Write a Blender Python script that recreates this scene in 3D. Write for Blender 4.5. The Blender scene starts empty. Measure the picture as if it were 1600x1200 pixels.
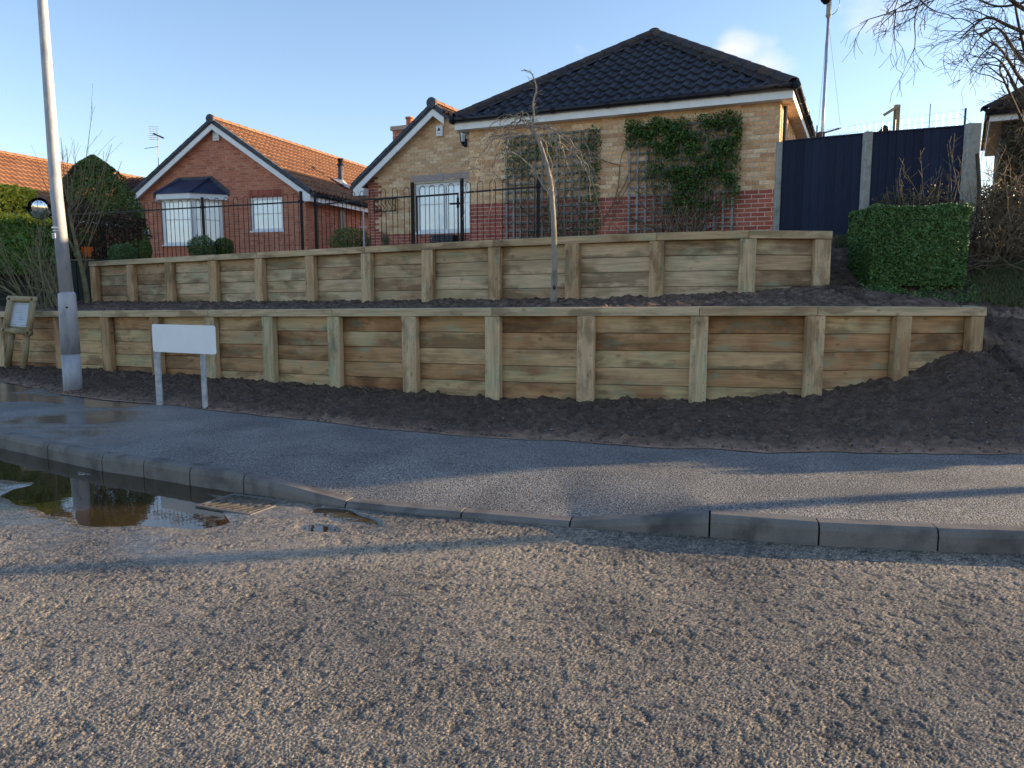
import bpy, bmesh, math, random
import numpy as np
from mathutils import Vector, Matrix

random.seed(7)
rng = np.random.default_rng(7)
S = bpy.context.scene
COL = S.collection

# ------------------------------------------------------------------ camera
PITCH = math.radians(7.1)
CAMZ = 1.6
cd = bpy.data.cameras.new("camera"); cam = bpy.data.objects.new("camera", cd); COL.objects.link(cam)
cam.location = (0, 0, CAMZ); cam.rotation_euler = (math.pi/2 - PITCH, 0, 0)
cd.sensor_width = 36; cd.lens = 27; cd.clip_end = 2000; cd.clip_start = .05
S.camera = cam
# ------------------------------------------------------------------ light
SUN_EL = math.radians(8.9)
SUN_AZ = math.radians(79.5)          # clockwise from +Y (camera forward) towards +X
sdir = Vector((math.sin(SUN_AZ)*math.cos(SUN_EL), math.cos(SUN_AZ)*math.cos(SUN_EL), math.sin(SUN_EL)))
sl = bpy.data.lights.new("sun", 'SUN'); so = bpy.data.objects.new("sun", sl); COL.objects.link(so)
sl.energy = 5.0; sl.angle = math.radians(.53); sl.color = (1, .75, .46)
so.rotation_euler = sdir.to_track_quat('Z', 'Y').to_euler(); so.location = (30, 5, 10)
w = bpy.data.worlds.new("World"); S.world = w; w.use_nodes = True
nt = w.node_tree; nt.nodes.clear()
o_ = nt.nodes.new('ShaderNodeOutputWorld'); bg = nt.nodes.new('ShaderNodeBackground')
sky = nt.nodes.new('ShaderNodeTexSky'); sky.sky_type = 'NISHITA'; sky.sun_disc = False
sky.sun_elevation = SUN_EL; sky.sun_rotation = SUN_AZ
sky.air_density = 1.0; sky.dust_density = .3; sky.ozone_density = 2.1
bg.inputs[1].default_value = .14
# faint sunlit clouds: noise masked to some directions of the sky
tc = nt.nodes.new('ShaderNodeTexCoord')
tint = nt.nodes.new('ShaderNodeVectorMath'); tint.operation = 'MULTIPLY'; nt.links.new(sky.outputs[0], tint.inputs[0]); tint.inputs[1].default_value = (1.05, .95, 1.0); cur = tint.outputs[0]
noi = nt.nodes.new('ShaderNodeTexNoise'); noi.inputs['Scale'].default_value = 14; noi.inputs['Detail'].default_value = 7
nmp = nt.nodes.new('ShaderNodeMapping'); nmp.inputs['Scale'].default_value = (1, 1, 1.8)
nt.links.new(tc.outputs['Generated'], nmp.inputs[0]); nt.links.new(nmp.outputs[0], noi.inputs['Vector'])
def wmath(op, a, b=None, cl=False):
    n = nt.nodes.new('ShaderNodeMath'); n.operation = op; n.use_clamp = cl
    for i, x in enumerate((a, b)):
        if x is None: continue
        if isinstance(x, (int, float)): n.inputs[i].default_value = x
        else: nt.links.new(x, n.inputs[i])
    return n.outputs[0]
def ray(px, py):
    xc = (px-800)/1200; yc = (600-py)/1200
    return Vector((xc, math.cos(PITCH)+yc*math.sin(PITCH), yc*math.cos(PITCH)-math.sin(PITCH)))
tot = None
for (px, py, rad, k) in ((1190, 98, .06, .95), (1140, 78, .035, .6), (1390, 15, .07, .6), (1340, 45, .05, .35), (2050, 60, .3, .8), (-300, 300, .25, .3), (905, 75, .03, .35), (2600, -200, .5, .7)):
    d = ray(px, py).normalized()
    vm = nt.nodes.new('ShaderNodeVectorMath'); vm.operation = 'DISTANCE'
    nt.links.new(tc.outputs['Generated'], vm.inputs[0]); vm.inputs[1].default_value = d
    g = wmath('SUBTRACT', 1.0, wmath('DIVIDE', vm.outputs['Value'], rad), True)
    g = wmath('MULTIPLY', g, k)
    tot = g if tot is None else wmath('ADD', tot, g)
den = wmath('MULTIPLY', wmath('SUBTRACT', wmath('ADD', wmath('MULTIPLY', noi.outputs[0], 1.5), tot), 1.05), 1.6, True)
den = wmath('MULTIPLY', den, wmath('MULTIPLY', tot, 1.8, True))
den = wmath('MULTIPLY', den, .6)
mx = nt.nodes.new('ShaderNodeMix'); mx.data_type = 'RGBA'
nt.links.new(den, mx.inputs[0]); nt.links.new(cur, mx.inputs[6]); mx.inputs[7].default_value = (3.6, 3.3, 3.2, 1)
nt.links.new(mx.outputs[2], bg.inputs[0]); nt.links.new(bg.outputs[0], o_.inputs[0])
S.view_settings.view_transform = 'Standard'; S.view_settings.look = 'None'
S.view_settings.gamma = 1; S.view_settings.exposure = 1.38; S.view_settings.use_curve_mapping = False
S.render.engine = 'CYCLES'

# ------------------------------------------------------------------ measuring helpers (world metres)
def P(px, py, Y):
    d = ray(px, py); t = Y/d.y
    return Vector((d.x*t, Y, CAMZ+d.z*t))
def G(px, py, z):
    d = ray(px, py); t = (z-CAMZ)/d.z
    return Vector((d.x*t, d.y*t, z))
class Frame:
    """a building's own axes: s along its front (to the right), d backwards, z up"""
    def __init__(self, left, right):
        self.o = Vector((left[0], left[1], 0)); v = Vector((right[0]-left[0], right[1]-left[1], 0))
        self.W = v.length; self.u = v.normalized(); self.w = Vector((-self.u.y, self.u.x, 0))
    def __call__(self, s, d, z): return self.o + self.u*s + self.w*d + Vector((0, 0, z))
    def on(self, px, py, d=0):
        r = ray(px, py); n = self.w; C = Vector((0, 0, CAMZ))
        t = ((self.o + n*d - C).dot(n))/r.dot(n); p = C + r*t
        return (p-self.o).dot(self.u), p.z
    def mat(self, s, d, z):
        m = Matrix.Identity(4)
        for i in range(3):
            m[i][0] = self.u[i]; m[i][1] = self.w[i]; m[i][2] = (0, 0, 1)[i]
        p = self(s, d, z); m[0][3], m[1][3], m[2][3] = p
        return m

# ------------------------------------------------------------------ object helpers
WM = {}
def wm(o): return WM.get(o.name, Matrix.Identity(4)) if o else Matrix.Identity(4)
def tag(o, label=None, cat=None, group=None, kind=None):
    if label: o['label'] = label
    if cat: o['category'] = cat
    if group: o['group'] = group
    if kind: o['kind'] = kind
    return o
def thing(name, loc, label, cat, group=None):
    o = bpy.data.objects.new(name, None); COL.objects.link(o); o.location = loc; o.empty_display_size = .2
    WM[o.name] = Matrix.Translation(Vector(loc)); return tag(o, label, cat, group)
def struct_empty(name, loc):
    o = bpy.data.objects.new(name, None); COL.objects.link(o); o.location = loc
    WM[o.name] = Matrix.Translation(Vector(loc)); o['kind'] = 'structure'; return o
def place(name, mesh, Mw=None, parent=None):
    o = bpy.data.objects.new(name, mesh); COL.objects.link(o)
    Mw = Mw if Mw is not None else wm(parent)
    WM[o.name] = Mw
    if parent: o.parent = parent; o.matrix_local = wm(parent).inverted() @ Mw
    else: o.matrix_world = Mw
    return o
def np_mesh(name, V, F, mat, parent=None, smooth=False, attrs=None, fattrs=None, Mw=None):
    """V world coordinates (n,3), F (m,k)"""
    Mw = Mw if Mw is not None else wm(parent)
    V = np.asarray(V, dtype=np.float64)
    inv = np.array(Mw.inverted())
    V = V @ inv[:3, :3].T + inv[:3, 3]
    me = bpy.data.meshes.new(name); F = np.asarray(F, dtype=np.int32); m, k = F.shape
    me.vertices.add(len(V)); me.vertices.foreach_set('co', V.astype(np.float32).ravel())
    me.loops.add(m*k); me.loops.foreach_set('vertex_index', F.ravel())
    me.polygons.add(m); me.polygons.foreach_set('loop_start', np.arange(0, m*k, k, dtype=np.int32))
    me.polygons.foreach_set('loop_total', np.full(m, k, dtype=np.int32))
    me.update(calc_edges=True)
    if smooth: me.polygons.foreach_set('use_smooth', np.ones(m, dtype=bool))
    for nm, a in (attrs or {}).items():
        at = me.attributes.new(nm, 'FLOAT', 'POINT'); at.data.foreach_set('value', np.asarray(a, dtype=np.float32))
    for nm, a in (fattrs or {}).items():
        at = me.attributes.new(nm, 'FLOAT', 'FACE'); at.data.foreach_set('value', np.asarray(a, dtype=np.float32))
    me.materials.append(mat)
    return place(name, me, Mw, parent)
class MB:
    def __init__(self): self.v = []; self.f = []; self.r = []
    def add(self, vs, fs, r=None):
        n = len(self.v); self.v += [tuple(v) for v in vs]
        if r is None: r = random.random()
        for f in fs: self.f.append(tuple(i+n for i in f)); self.r.append(r)
    def fbox(self, F, s0, s1, d0, d1, z0, z1, r=None):
        vs = [F(s, d, z) for z in (z0, z1) for d in (d0, d1) for s in (s0, s1)]
        self.add(vs, [(0, 2, 3, 1), (4, 5, 7, 6), (0, 1, 5, 4), (2, 6, 7, 3), (0, 4, 6, 2), (1, 3, 7, 5)], r)
    def box(self, x0, x1, y0, y1, z0, z1, r=None):
        self.fbox(lambda s, d, z: (s, d, z), x0, x1, y0, y1, z0, z1, r)
    def bar(self, a, b, wdt, hgt, up=Vector((0, 0, 1)), r=None):
        a = Vector(a); b = Vector(b); x = (b-a).normalized(); y = up.cross(x)
        if y.length < 1e-4: y = Vector((0, 1, 0)).cross(x)
        y.normalize(); z = x.cross(y); L = (b-a).length
        self.fbox(lambda s, d, q: a + x*s + y*d + z*q, 0, L, -wdt/2, wdt/2, -hgt/2, hgt/2, r)
    def tube(self, pts, rad, n=6, cap=True, r=None):
        pts = [Vector(p) for p in pts]; m = len(pts)
        if isinstance(rad, (int, float)): rad = [rad]*m
        vs = []; fs = []; ref = None
        for i, p in enumerate(pts):
            t = (pts[min(i+1, m-1)] - pts[max(i-1, 0)])
            if t.length < 1e-9: t = Vector((0, 0, 1))
            t.normalize()
            if ref is None: ref = Vector((0, 0, 1)) if abs(t.z) < .9 else Vector((1, 0, 0))
            a = (ref - t*ref.dot(t))
            if a.length < 1e-4: a = t.orthogonal()
            a.normalize(); ref = a; b = t.cross(a)
            for k in range(n):
                an = 2*math.pi*k/n; vs.append(p + (a*math.cos(an)+b*math.sin(an))*rad[i])
        for i in range(m-1):
            for k in range(n):
                k2 = (k+1) % n; fs.append((i*n+k, i*n+k2, (i+1)*n+k2, (i+1)*n+k))
        if cap: fs.append(tuple(reversed(range(n)))); fs.append(tuple((m-1)*n+k for k in range(n)))
        self.add(vs, fs, r)
    def poly(self, pts, thick=None, r=None):
        pts = [Vector(p) for p in pts]; n = len(pts)
        if thick is None: self.add(pts, [tuple(range(n))], r); return
        q = [p+Vector(thick) for p in pts]
        self.add(pts+q, [tuple(range(n)), tuple(reversed(range(n, 2*n)))] + [(i, i+n, (i+1) % n+n, (i+1) % n) for i in range(n)], r)
    def build(self, name, mat, parent=None, smooth=False, bevel=0, Mw=None, fix=True):
        Mw = Mw if Mw is not None else wm(parent); inv = Mw.inverted()
        me = bpy.data.meshes.new(name); me.from_pydata([inv @ Vector(v) for v in self.v], [], self.f)
        at = me.attributes.new('rnd', 'FLOAT', 'FACE'); at.data.foreach_set('value', self.r)
        if fix or bevel:
            bm = bmesh.new(); bm.from_mesh(me)
            bmesh.ops.recalc_face_normals(bm, faces=bm.faces)
            if bevel: bmesh.ops.bevel(bm, geom=bm.edges[:], offset=bevel, segments=1, affect='EDGES', clamp_overlap=True)
            bm.to_mesh(me); bm.free()
        if smooth:
            for p in me.polygons: p.use_smooth = True
        me.materials.append(mat); return place(name, me, Mw, parent)

# ------------------------------------------------------------------ materials
def mat(name, cols, rough=.8, spec=.3, metal=0, nscale=6, nvar=.25, bump=.3, bscale=80, bdist=.004,
        rnd=False, wet=None, attr=None, stretch=None, coat=0, fine=.0, fscale=200, stain=None):
    m = bpy.data.materials.new(name); m.use_nodes = True; t = m.node_tree; N = t.nodes; L = t.links
    b = N['Principled BSDF']; b.inputs['Roughness'].default_value = rough; b.inputs['Metallic'].default_value = metal
    b.inputs['Specular IOR Level'].default_value = spec
    if coat: b.inputs['Coat Weight'].default_value = coat
    co = N.new('ShaderNodeTexCoord'); vec = co.outputs['Object']
    oi = N.new('ShaderNodeObjectInfo')
    va = N.new('ShaderNodeVectorMath'); va.operation = 'ADD'
    mu = N.new('ShaderNodeMath'); mu.operation = 'MULTIPLY'; mu.inputs[1].default_value = 37.0 if rnd else 0
    L.new(oi.outputs['Random'], mu.inputs[0]); L.new(vec, va.inputs[0]); L.new(mu.outputs[0], va.inputs[1]); vec = va.outputs[0]
    if stretch:
        mp = N.new('ShaderNodeMapping'); mp.inputs['Scale'].default_value = stretch; L.new(vec, mp.inputs[0]); vec = mp.outputs[0]
    no = N.new('ShaderNodeTexNoise'); no.inputs['Scale'].default_value = nscale; no.inputs['Detail'].default_value = 6; L.new(vec, no.inputs['Vector'])
    ramp = N.new('ShaderNodeValToRGB'); cr = ramp.color_ramp
    n = len(cols)
    while len(cr.elements) < n: cr.elements.new(.5)
    while len(cr.elements) > n: cr.elements.remove(cr.elements[-1])
    for i, c in enumerate(cols):
        cr.elements[i].position = i/max(1, n-1); cr.elements[i].color = (*c, 1)
    if rnd:
        at = N.new('ShaderNodeAttribute'); at.attribute_name = 'rnd'
        a1 = N.new('ShaderNodeMath'); a1.operation = 'ADD'; L.new(at.outputs['Fac'], a1.inputs[0]); L.new(oi.outputs['Random'], a1.inputs[1])
        fr = N.new('ShaderNodeMath'); fr.operation = 'FRACT'; L.new(a1.outputs[0], fr.inputs[0]); L.new(fr.outputs[0], ramp.inputs[0])
    elif attr:
        at = N.new('ShaderNodeAttribute'); at.attribute_name = attr; L.new(at.outputs['Fac'], ramp.inputs[0])
    else:
        L.new(no.outputs[0], ramp.inputs[0])
        if n > 1:
            cr.elements[0].position = .3; cr.elements[n-1].position = .7
            for i in range(1, n-1): cr.elements[i].position = .3+.4*i/(n-1)
    mr = N.new('ShaderNodeMapRange'); mr.inputs[1].default_value = .25; mr.inputs[2].default_value = .75
    mr.inputs[3].default_value = 1-nvar; mr.inputs[4].default_value = 1+nvar; L.new(no.outputs[0], mr.inputs[0])
    vs = N.new('ShaderNodeVectorMath'); vs.operation = 'SCALE'; L.new(ramp.outputs[0], vs.inputs[0]); L.new(mr.outputs[0], vs.inputs['Scale'])
    colo = vs.outputs[0]
    n2 = N.new('ShaderNodeTexNoise'); n2.inputs['Scale'].default_value = bscale; n2.inputs['Detail'].default_value = 4; L.new(vec, n2.inputs['Vector'])
    if fine:
        n3 = N.new('ShaderNodeTexNoise'); n3.inputs['Scale'].default_value = fscale; n3.inputs['Detail'].default_value = 2; L.new(vec, n3.inputs['Vector'])
        m3 = N.new('ShaderNodeMapRange'); m3.inputs[1].default_value = .35; m3.inputs[2].default_value = .65
        m3.inputs[3].default_value = 1-fine; m3.inputs[4].default_value = 1+fine; L.new(n3.outputs[0], m3.inputs[0])
        v3 = N.new('ShaderNodeVectorMath'); v3.operation = 'SCALE'; L.new(colo, v3.inputs[0]); L.new(m3.outputs[0], v3.inputs['Scale']); colo = v3.outputs[0]
    if stain:
        (sc, lo, hi, scol, amt) = stain
        n4 = N.new('ShaderNodeTexNoise'); n4.inputs['Scale'].default_value = sc; n4.inputs['Detail'].default_value = 5; L.new(vec, n4.inputs['Vector'])
        m4 = N.new('ShaderNodeMapRange'); m4.inputs[1].default_value = lo; m4.inputs[2].default_value = hi; m4.inputs[4].default_value = amt; L.new(n4.outputs[0], m4.inputs[0])
        x4 = N.new('ShaderNodeMix'); x4.data_type = 'RGBA'; L.new(m4.outputs[0], x4.inputs[0]); L.new(colo, x4.inputs[6]); x4.inputs[7].default_value = (*scol, 1); colo = x4.outputs[2]
    if wet:
        wa = N.new('ShaderNodeAttribute'); wa.attribute_name = 'wet'
        wr = N.new('ShaderNodeMapRange'); wr.inputs[3].default_value = rough; wr.inputs[4].default_value = wet; L.new(wa.outputs['Fac'], wr.inputs[0]); L.new(wr.outputs[0], b.inputs['Roughness'])
        wd = N.new('ShaderNodeMapRange'); wd.inputs[3].default_value = 1; wd.inputs[4].default_value = .62; L.new(wa.outputs['Fac'], wd.inputs[0])
        v4 = N.new('ShaderNodeVectorMath'); v4.operation = 'SCALE'; L.new(colo, v4.inputs[0]); L.new(wd.outputs[0], v4.inputs['Scale']); colo = v4.outputs[0]
        ws = N.new('ShaderNodeMapRange'); ws.inputs[3].default_value = spec; ws.inputs[4].default_value = .9; L.new(wa.outputs['Fac'], ws.inputs[0]); L.new(ws.outputs[0], b.inputs['Specular IOR Level'])
    L.new(colo, b.inputs['Base Color'])
    if bump:
        bp = N.new('ShaderNodeBump'); bp.inputs['Strength'].default_value = bump; bp.inputs['Distance'].default_value = bdist
        L.new(n2.outputs[0], bp.inputs['Height']); L.new(bp.outputs[0], b.inputs['Normal'])
        if wet:
            wb = N.new('ShaderNodeMapRange'); wb.inputs[3].default_value = bump; wb.inputs[4].default_value = bump*.03; L.new(wa.outputs['Fac'], wb.inputs[0]); L.new(wb.outputs[0], bp.inputs['Strength'])
    return m

def wood_mat(name, browns, axis='x'):
    m = bpy.data.materials.new(name); m.use_nodes = True; t = m.node_tree; N = t.nodes; L = t.links
    b = N['Principled BSDF']; b.inputs['Roughness'].default_value = .75; b.inputs['Specular IOR Level'].default_value = .25
    co = N.new('ShaderNodeTexCoord'); oi = N.new('ShaderNodeObjectInfo')
    mu = N.new('ShaderNodeMath'); mu.operation = 'MULTIPLY'; mu.inputs[1].default_value = 61.0; L.new(oi.outputs['Random'], mu.inputs[0])
    va = N.new('ShaderNodeVectorMath'); va.operation = 'ADD'; L.new(co.outputs['Object'], va.inputs[0]); L.new(mu.outputs[0], va.inputs[1])
    def mapped(sc):
        mp = N.new('ShaderNodeMapping'); mp.inputs['Scale'].default_value = sc; L.new(va.outputs[0], mp.inputs[0]); return mp.outputs[0]
    al = (.5, 6, 6) if axis == 'x' else (6, 6, .5)
    fi = (3, 60, 60) if axis == 'x' else (60, 60, 3)
    # growth rings, cut lengthwise
    n1 = N.new('ShaderNodeTexNoise'); n1.inputs['Scale'].default_value = 1.6; n1.inputs['Detail'].default_value = 3; n1.inputs['Distortion'].default_value = .6; L.new(mapped(al), n1.inputs['Vector'])
    rm = N.new('ShaderNodeMath'); rm.operation = 'MULTIPLY'; rm.inputs[1].default_value = 16; L.new(n1.outputs[0], rm.inputs[0])
    sn = N.new('ShaderNodeMath'); sn.operation = 'SINE'; L.new(rm.outputs[0], sn.inputs[0])
    n2 = N.new('ShaderNodeTexNoise'); n2.inputs['Scale'].default_value = 1; n2.inputs['Detail'].default_value = 5; L.new(mapped(fi), n2.inputs['Vector'])
    # base tint by object, blotched
    n3 = N.new('ShaderNodeTexNoise'); n3.inputs['Scale'].default_value = 2.2; n3.inputs['Detail'].default_value = 5; L.new(mapped((1, 1.6, 1.6) if axis == 'x' else (1.6, 1.6, 1)), n3.inputs['Vector'])
    ad = N.new('ShaderNodeMath'); ad.operation = 'MULTIPLY_ADD'; ad.inputs[1].default_value = 1.0; L.new(n3.outputs[0], ad.inputs[0])
    r9 = N.new('ShaderNodeMath'); r9.operation = 'MULTIPLY_ADD'; r9.inputs[1].default_value = .8; r9.inputs[2].default_value = -.36; L.new(oi.outputs['Random'], r9.inputs[0]); L.new(r9.outputs[0], ad.inputs[2])
    ramp = N.new('ShaderNodeValToRGB'); cr = ramp.color_ramp
    while len(cr.elements) < len(browns): cr.elements.new(.5)
    for i, c in enumerate(browns): cr.elements[i].position = i/(len(browns)-1); cr.elements[i].color = (*c, 1)
    L.new(ad.outputs[0], ramp.inputs[0])
    g1 = N.new('ShaderNodeMapRange'); g1.inputs[1].default_value = -1; g1.inputs[3].default_value = .82; g1.inputs[4].default_value = 1.08; L.new(sn.outputs[0], g1.inputs[0])
    g2 = N.new('ShaderNodeMapRange'); g2.inputs[1].default_value = .3; g2.inputs[2].default_value = .7; g2.inputs[3].default_value = .8; g2.inputs[4].default_value = 1.15; L.new(n2.outputs[0], g2.inputs[0])
    gm = N.new('ShaderNodeMath'); gm.operation = 'MULTIPLY'; L.new(g1.outputs[0], gm.inputs[0]); L.new(g2.outputs[0], gm.inputs[1])
    vs = N.new('ShaderNodeVectorMath'); vs.operation = 'SCALE'; L.new(ramp.outputs[0], vs.inputs[0]); L.new(gm.outputs[0], vs.inputs['Scale']); c = vs.outputs[0]
    # knots
    vo = N.new('ShaderNodeTexVoronoi'); vo.inputs['Scale'].default_value = 1.0
    L.new(mapped((3.2, 3, 5.5) if axis == 'x' else (5.5, 3, 3.2)), vo.inputs['Vector'])
    kr = N.new('ShaderNodeMapRange'); kr.inputs[1].default_value = .05; kr.inputs[2].default_value = .13; kr.inputs[3].default_value = .45; kr.inputs[4].default_value = 0; L.new(vo.outputs['Distance'], kr.inputs[0])
    x = N.new('ShaderNodeMix'); x.data_type = 'RGBA'; L.new(kr.outputs[0], x.inputs[0]); L.new(c, x.inputs[6]); x.inputs[7].default_value = (.055, .035, .018, 1); c = x.outputs[2]
    # pale green preservative salts
    n5 = N.new('ShaderNodeTexNoise'); n5.inputs['Scale'].default_value = 2.6; n5.inputs['Detail'].default_value = 6; n5.inputs['Roughness'].default_value = .65
    L.new(mapped((.9, 2.5, 2.5) if axis == 'x' else (2.5, 2.5, .9)), n5.inputs['Vector'])
    m5 = N.new('ShaderNodeMapRange'); m5.inputs[1].default_value = .55; m5.inputs[2].default_value = .72; m5.inputs[4].default_value = .65; L.new(n5.outputs[0], m5.inputs[0])
    x5 = N.new('ShaderNodeMix'); x5.data_type = 'RGBA'; L.new(m5.outputs[0], x5.inputs[0]); L.new(c, x5.inputs[6]); x5.inputs[7].default_value = (.26, .36, .24, 1); c = x5.outputs[2]
    # damp brown patches
    n6 = N.new('ShaderNodeTexNoise'); n6.inputs['Scale'].default_value = 1.5; n6.inputs['Detail'].default_value = 6; n6.inputs['Roughness'].default_value = .6
    L.new(mapped((.8, 2.2, 2.2) if axis == 'x' else (2, 2, .8)), n6.inputs['Vector'])
    m6 = N.new('ShaderNodeMapRange'); m6.inputs[1].default_value = .52; m6.inputs[2].default_value = .60; m6.inputs[4].default_value = .5; L.new(n6.outputs[0], m6.inputs[0])
    x6 = N.new('ShaderNodeMix'); x6.data_type = 'RGBA'; L.new(m6.outputs[0], x6.inputs[0]); L.new(c, x6.inputs[6]); x6.inputs[7].default_value = (.085, .05, .022, 1); c = x6.outputs[2]
    L.new(c, b.inputs['Base Color'])
    bp = N.new('ShaderNodeBump'); bp.inputs['Strength'].default_value = .45; bp.inputs['Distance'].default_value = .004; L.new(gm.outputs[0], bp.inputs['Height']); L.new(bp.outputs[0], b.inputs['Normal'])
    return m

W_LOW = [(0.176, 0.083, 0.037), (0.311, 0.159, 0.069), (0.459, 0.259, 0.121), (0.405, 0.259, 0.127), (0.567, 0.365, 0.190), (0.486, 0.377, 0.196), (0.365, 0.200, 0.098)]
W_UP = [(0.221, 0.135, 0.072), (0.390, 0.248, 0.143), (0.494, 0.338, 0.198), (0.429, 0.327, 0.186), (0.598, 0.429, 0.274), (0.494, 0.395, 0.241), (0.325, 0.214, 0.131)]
M_ = {}
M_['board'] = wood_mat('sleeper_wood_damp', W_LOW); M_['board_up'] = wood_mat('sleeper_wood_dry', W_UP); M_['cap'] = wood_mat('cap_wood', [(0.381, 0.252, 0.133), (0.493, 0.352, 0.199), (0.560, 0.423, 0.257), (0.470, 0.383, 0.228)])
M_['post'] = wood_mat('sleeper_post_wood', [(0.321, 0.188, 0.087), (0.494, 0.322, 0.175), (0.593, 0.422, 0.252), (0.494, 0.410, 0.240)], 'z')
M_['log'] = wood_mat('round_log_wood', [(.32, .24, .13), (.40, .31, .18), (.36, .3, .18)], 'z')
M_['road'] = mat('road_stone', [(0.050, 0.043, 0.036), (0.133, 0.114, 0.090), (0.234, 0.194, 0.144), (0.417, 0.329, 0.223), (0.384, 0.325, 0.245)], rough=.75, spec=.35, attr='chip', wet=.16, nscale=1.1, nvar=.12, bump=.5, bscale=260, bdist=.002, fine=.5, fscale=170)
M_['roadfar'] = mat('road_far', [(.10, .095, .085), (.16, .14, .12)], rough=.8, nscale=90, bump=.7, bscale=120, bdist=.01)
M_['pave'] = mat('pavement_asphalt', [(0.156, 0.150, 0.144), (0.228, 0.216, 0.198)], rough=.65, spec=.4, wet=.13, nscale=1.6, nvar=.15, bump=1, bscale=85, bdist=.02, fine=.75, fscale=75)
M_['kerb'] = mat('kerb_concrete', [(.11, .10, .095), (.19, .17, .15), (.14, .13, .12)], rough=.75, nscale=5, nvar=.2, bump=.35, bscale=140, fine=.15, stain=(3, .5, .7, (.075, .07, .06), .6))
M_['mortar_dark'] = mat('kerb_joint', [(.02, .018, .016)], rough=.95)
M_['soil'] = mat('soil', [(0.094, 0.065, 0.048), (0.140, 0.097, 0.071), (0.206, 0.143, 0.103)], rough=.95, spec=.15, nscale=9, nvar=.3, bump=1, bscale=70, bdist=.02, fine=.35, fscale=120)
M_['soilbed'] = mat('soil_bed_mix', [(0.094, 0.065, 0.048), (0.145, 0.099, 0.074), (0.326, 0.210, 0.145), (0.399, 0.264, 0.191)], rough=.95, spec=.15, attr='mixv', nscale=9, nvar=.35, bump=1, bscale=70, bdist=.02, fine=.35, fscale=120)
M_['bank'] = mat('bank_ground', [(.015, .012, .009), (.03, .025, .015), (.035, .05, .018), (.05, .04, .025)], rough=.95, spec=.1, nscale=3, bump=1, bscale=40, bdist=.03)
M_['garden'] = mat('garden_ground', [(.06, .07, .03), (.12, .11, .08), (.2, .18, .15)], rough=.9, nscale=.7, bump=.5)
M_['buff'] = mat('buff_brick', [(0.756, 0.490, 0.257), (0.540, 0.296, 0.152), (0.821, 0.571, 0.332), (0.648, 0.347, 0.190), (0.864, 0.632, 0.399), (0.594, 0.367, 0.199), (0.799, 0.530, 0.294)], rnd=True, rough=.85, nscale=25, nvar=.25, bump=.5, bscale=150, fine=.12)
M_['redb'] = mat('red_brick', [(.36, .095, .065), (.44, .13, .085), (.30, .08, .06), (.50, .17, .11)], rnd=True, rough=.85, nscale=20, nvar=.18, bump=.4, bscale=150)
M_['redhouse'] = mat('orange_red_brick', [(0.515, 0.176, 0.100), (0.589, 0.220, 0.130), (0.423, 0.141, 0.090), (0.644, 0.273, 0.170), (0.552, 0.194, 0.110)], rnd=True, rough=.85, nscale=20, nvar=.15, bump=.4, bscale=150)
M_['mort_b'] = mat('buff_mortar', [(.55, .46, .34), (.62, .53, .4)], rough=.95, nscale=30)
M_['mort_r'] = mat('red_mortar', [(.58, .46, .38), (.68, .55, .46)], rough=.95, nscale=30)
M_['mort_rh'] = mat('house_mortar', [(.45, .33, .26), (.5, .38, .3)], rough=.95, nscale=30)
M_['tile'] = mat('dark_roof_tile', [(0.024, 0.025, 0.034), (0.036, 0.037, 0.046), (0.029, 0.031, 0.041)], rnd=True, rough=.6, spec=.3, nscale=10, nvar=.3, bump=.5, bscale=120, stain=(14, .68, .72, (.25, .25, .24), .5))
M_['tile_moss'] = mat('mossy_hip_tile', [(.035, .025, .02), (.075, .04, .024), (.03, .03, .03)], rnd=True, rough=.85, nscale=14, nvar=.4, bump=.8, bscale=80, stain=(9, .55, .62, (.10, .05, .028), .8))
M_['tile_grey'] = mat('grey_brown_hip_tile', [(.035, .035, .042), (.06, .05, .045), (.04, .042, .05)], rnd=True, rough=.8, nscale=14, nvar=.4, bump=.8, bscale=80, stain=(6, .5, .62, (.10, .06, .035), .7))
M_['tile_or'] = mat('terracotta_roof_tile', [(0.257, 0.120, 0.063), (0.304, 0.150, 0.079), (0.228, 0.105, 0.058)], rnd=True, rough=.85, nscale=12, nvar=.2, bump=.4)
M_['verge'] = mat('verge_tile', [(.06, .065, .085), (.09, .095, .11)], rough=.7, nscale=12)
M_['upvc'] = mat('white_upvc', [(.78, .79, .8)], rough=.35, spec=.4, bump=0, nvar=.04)
M_['fascia'] = mat('white_fascia', [(.84, .84, .84), (.88, .88, .87)], rough=.5, bump=0, nvar=.05, stain=(2, .6, .75, (.6, .58, .52), .3))
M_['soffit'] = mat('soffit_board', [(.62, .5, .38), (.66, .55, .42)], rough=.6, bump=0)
M_['gutter'] = mat('black_gutter', [(.012, .013, .018)], rough=.35, bump=0)
M_['glass'] = mat('window_pane', [(.80, .86, .90), (.88, .92, .94)], rough=.05, spec=1.0, coat=1, bump=0, nscale=1.5, nvar=.08)  # pale base puts net curtains and reflected sky into the colour
M_['stone'] = mat('lintel_stone', [(.38, .30, .27), (.44, .36, .33)], rough=.85, nscale=20, nvar=.1)
M_['lead'] = mat('lead_canopy', [(.022, .034, .075), (.03, .045, .09)], rough=.45, spec=.4, nscale=3, bump=.1)
M_['iron'] = mat('black_iron', [(.010, .011, .015)], rough=.45, spec=.2, bump=0)
M_['navy'] = mat('navy_fence_paint', [(.008, .014, .038), (.014, .023, .055), (.006, .010, .028)], rnd=True, rough=.7, nscale=8, nvar=.25, stretch=(6, 6, .6), bump=.5, bscale=30)
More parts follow.
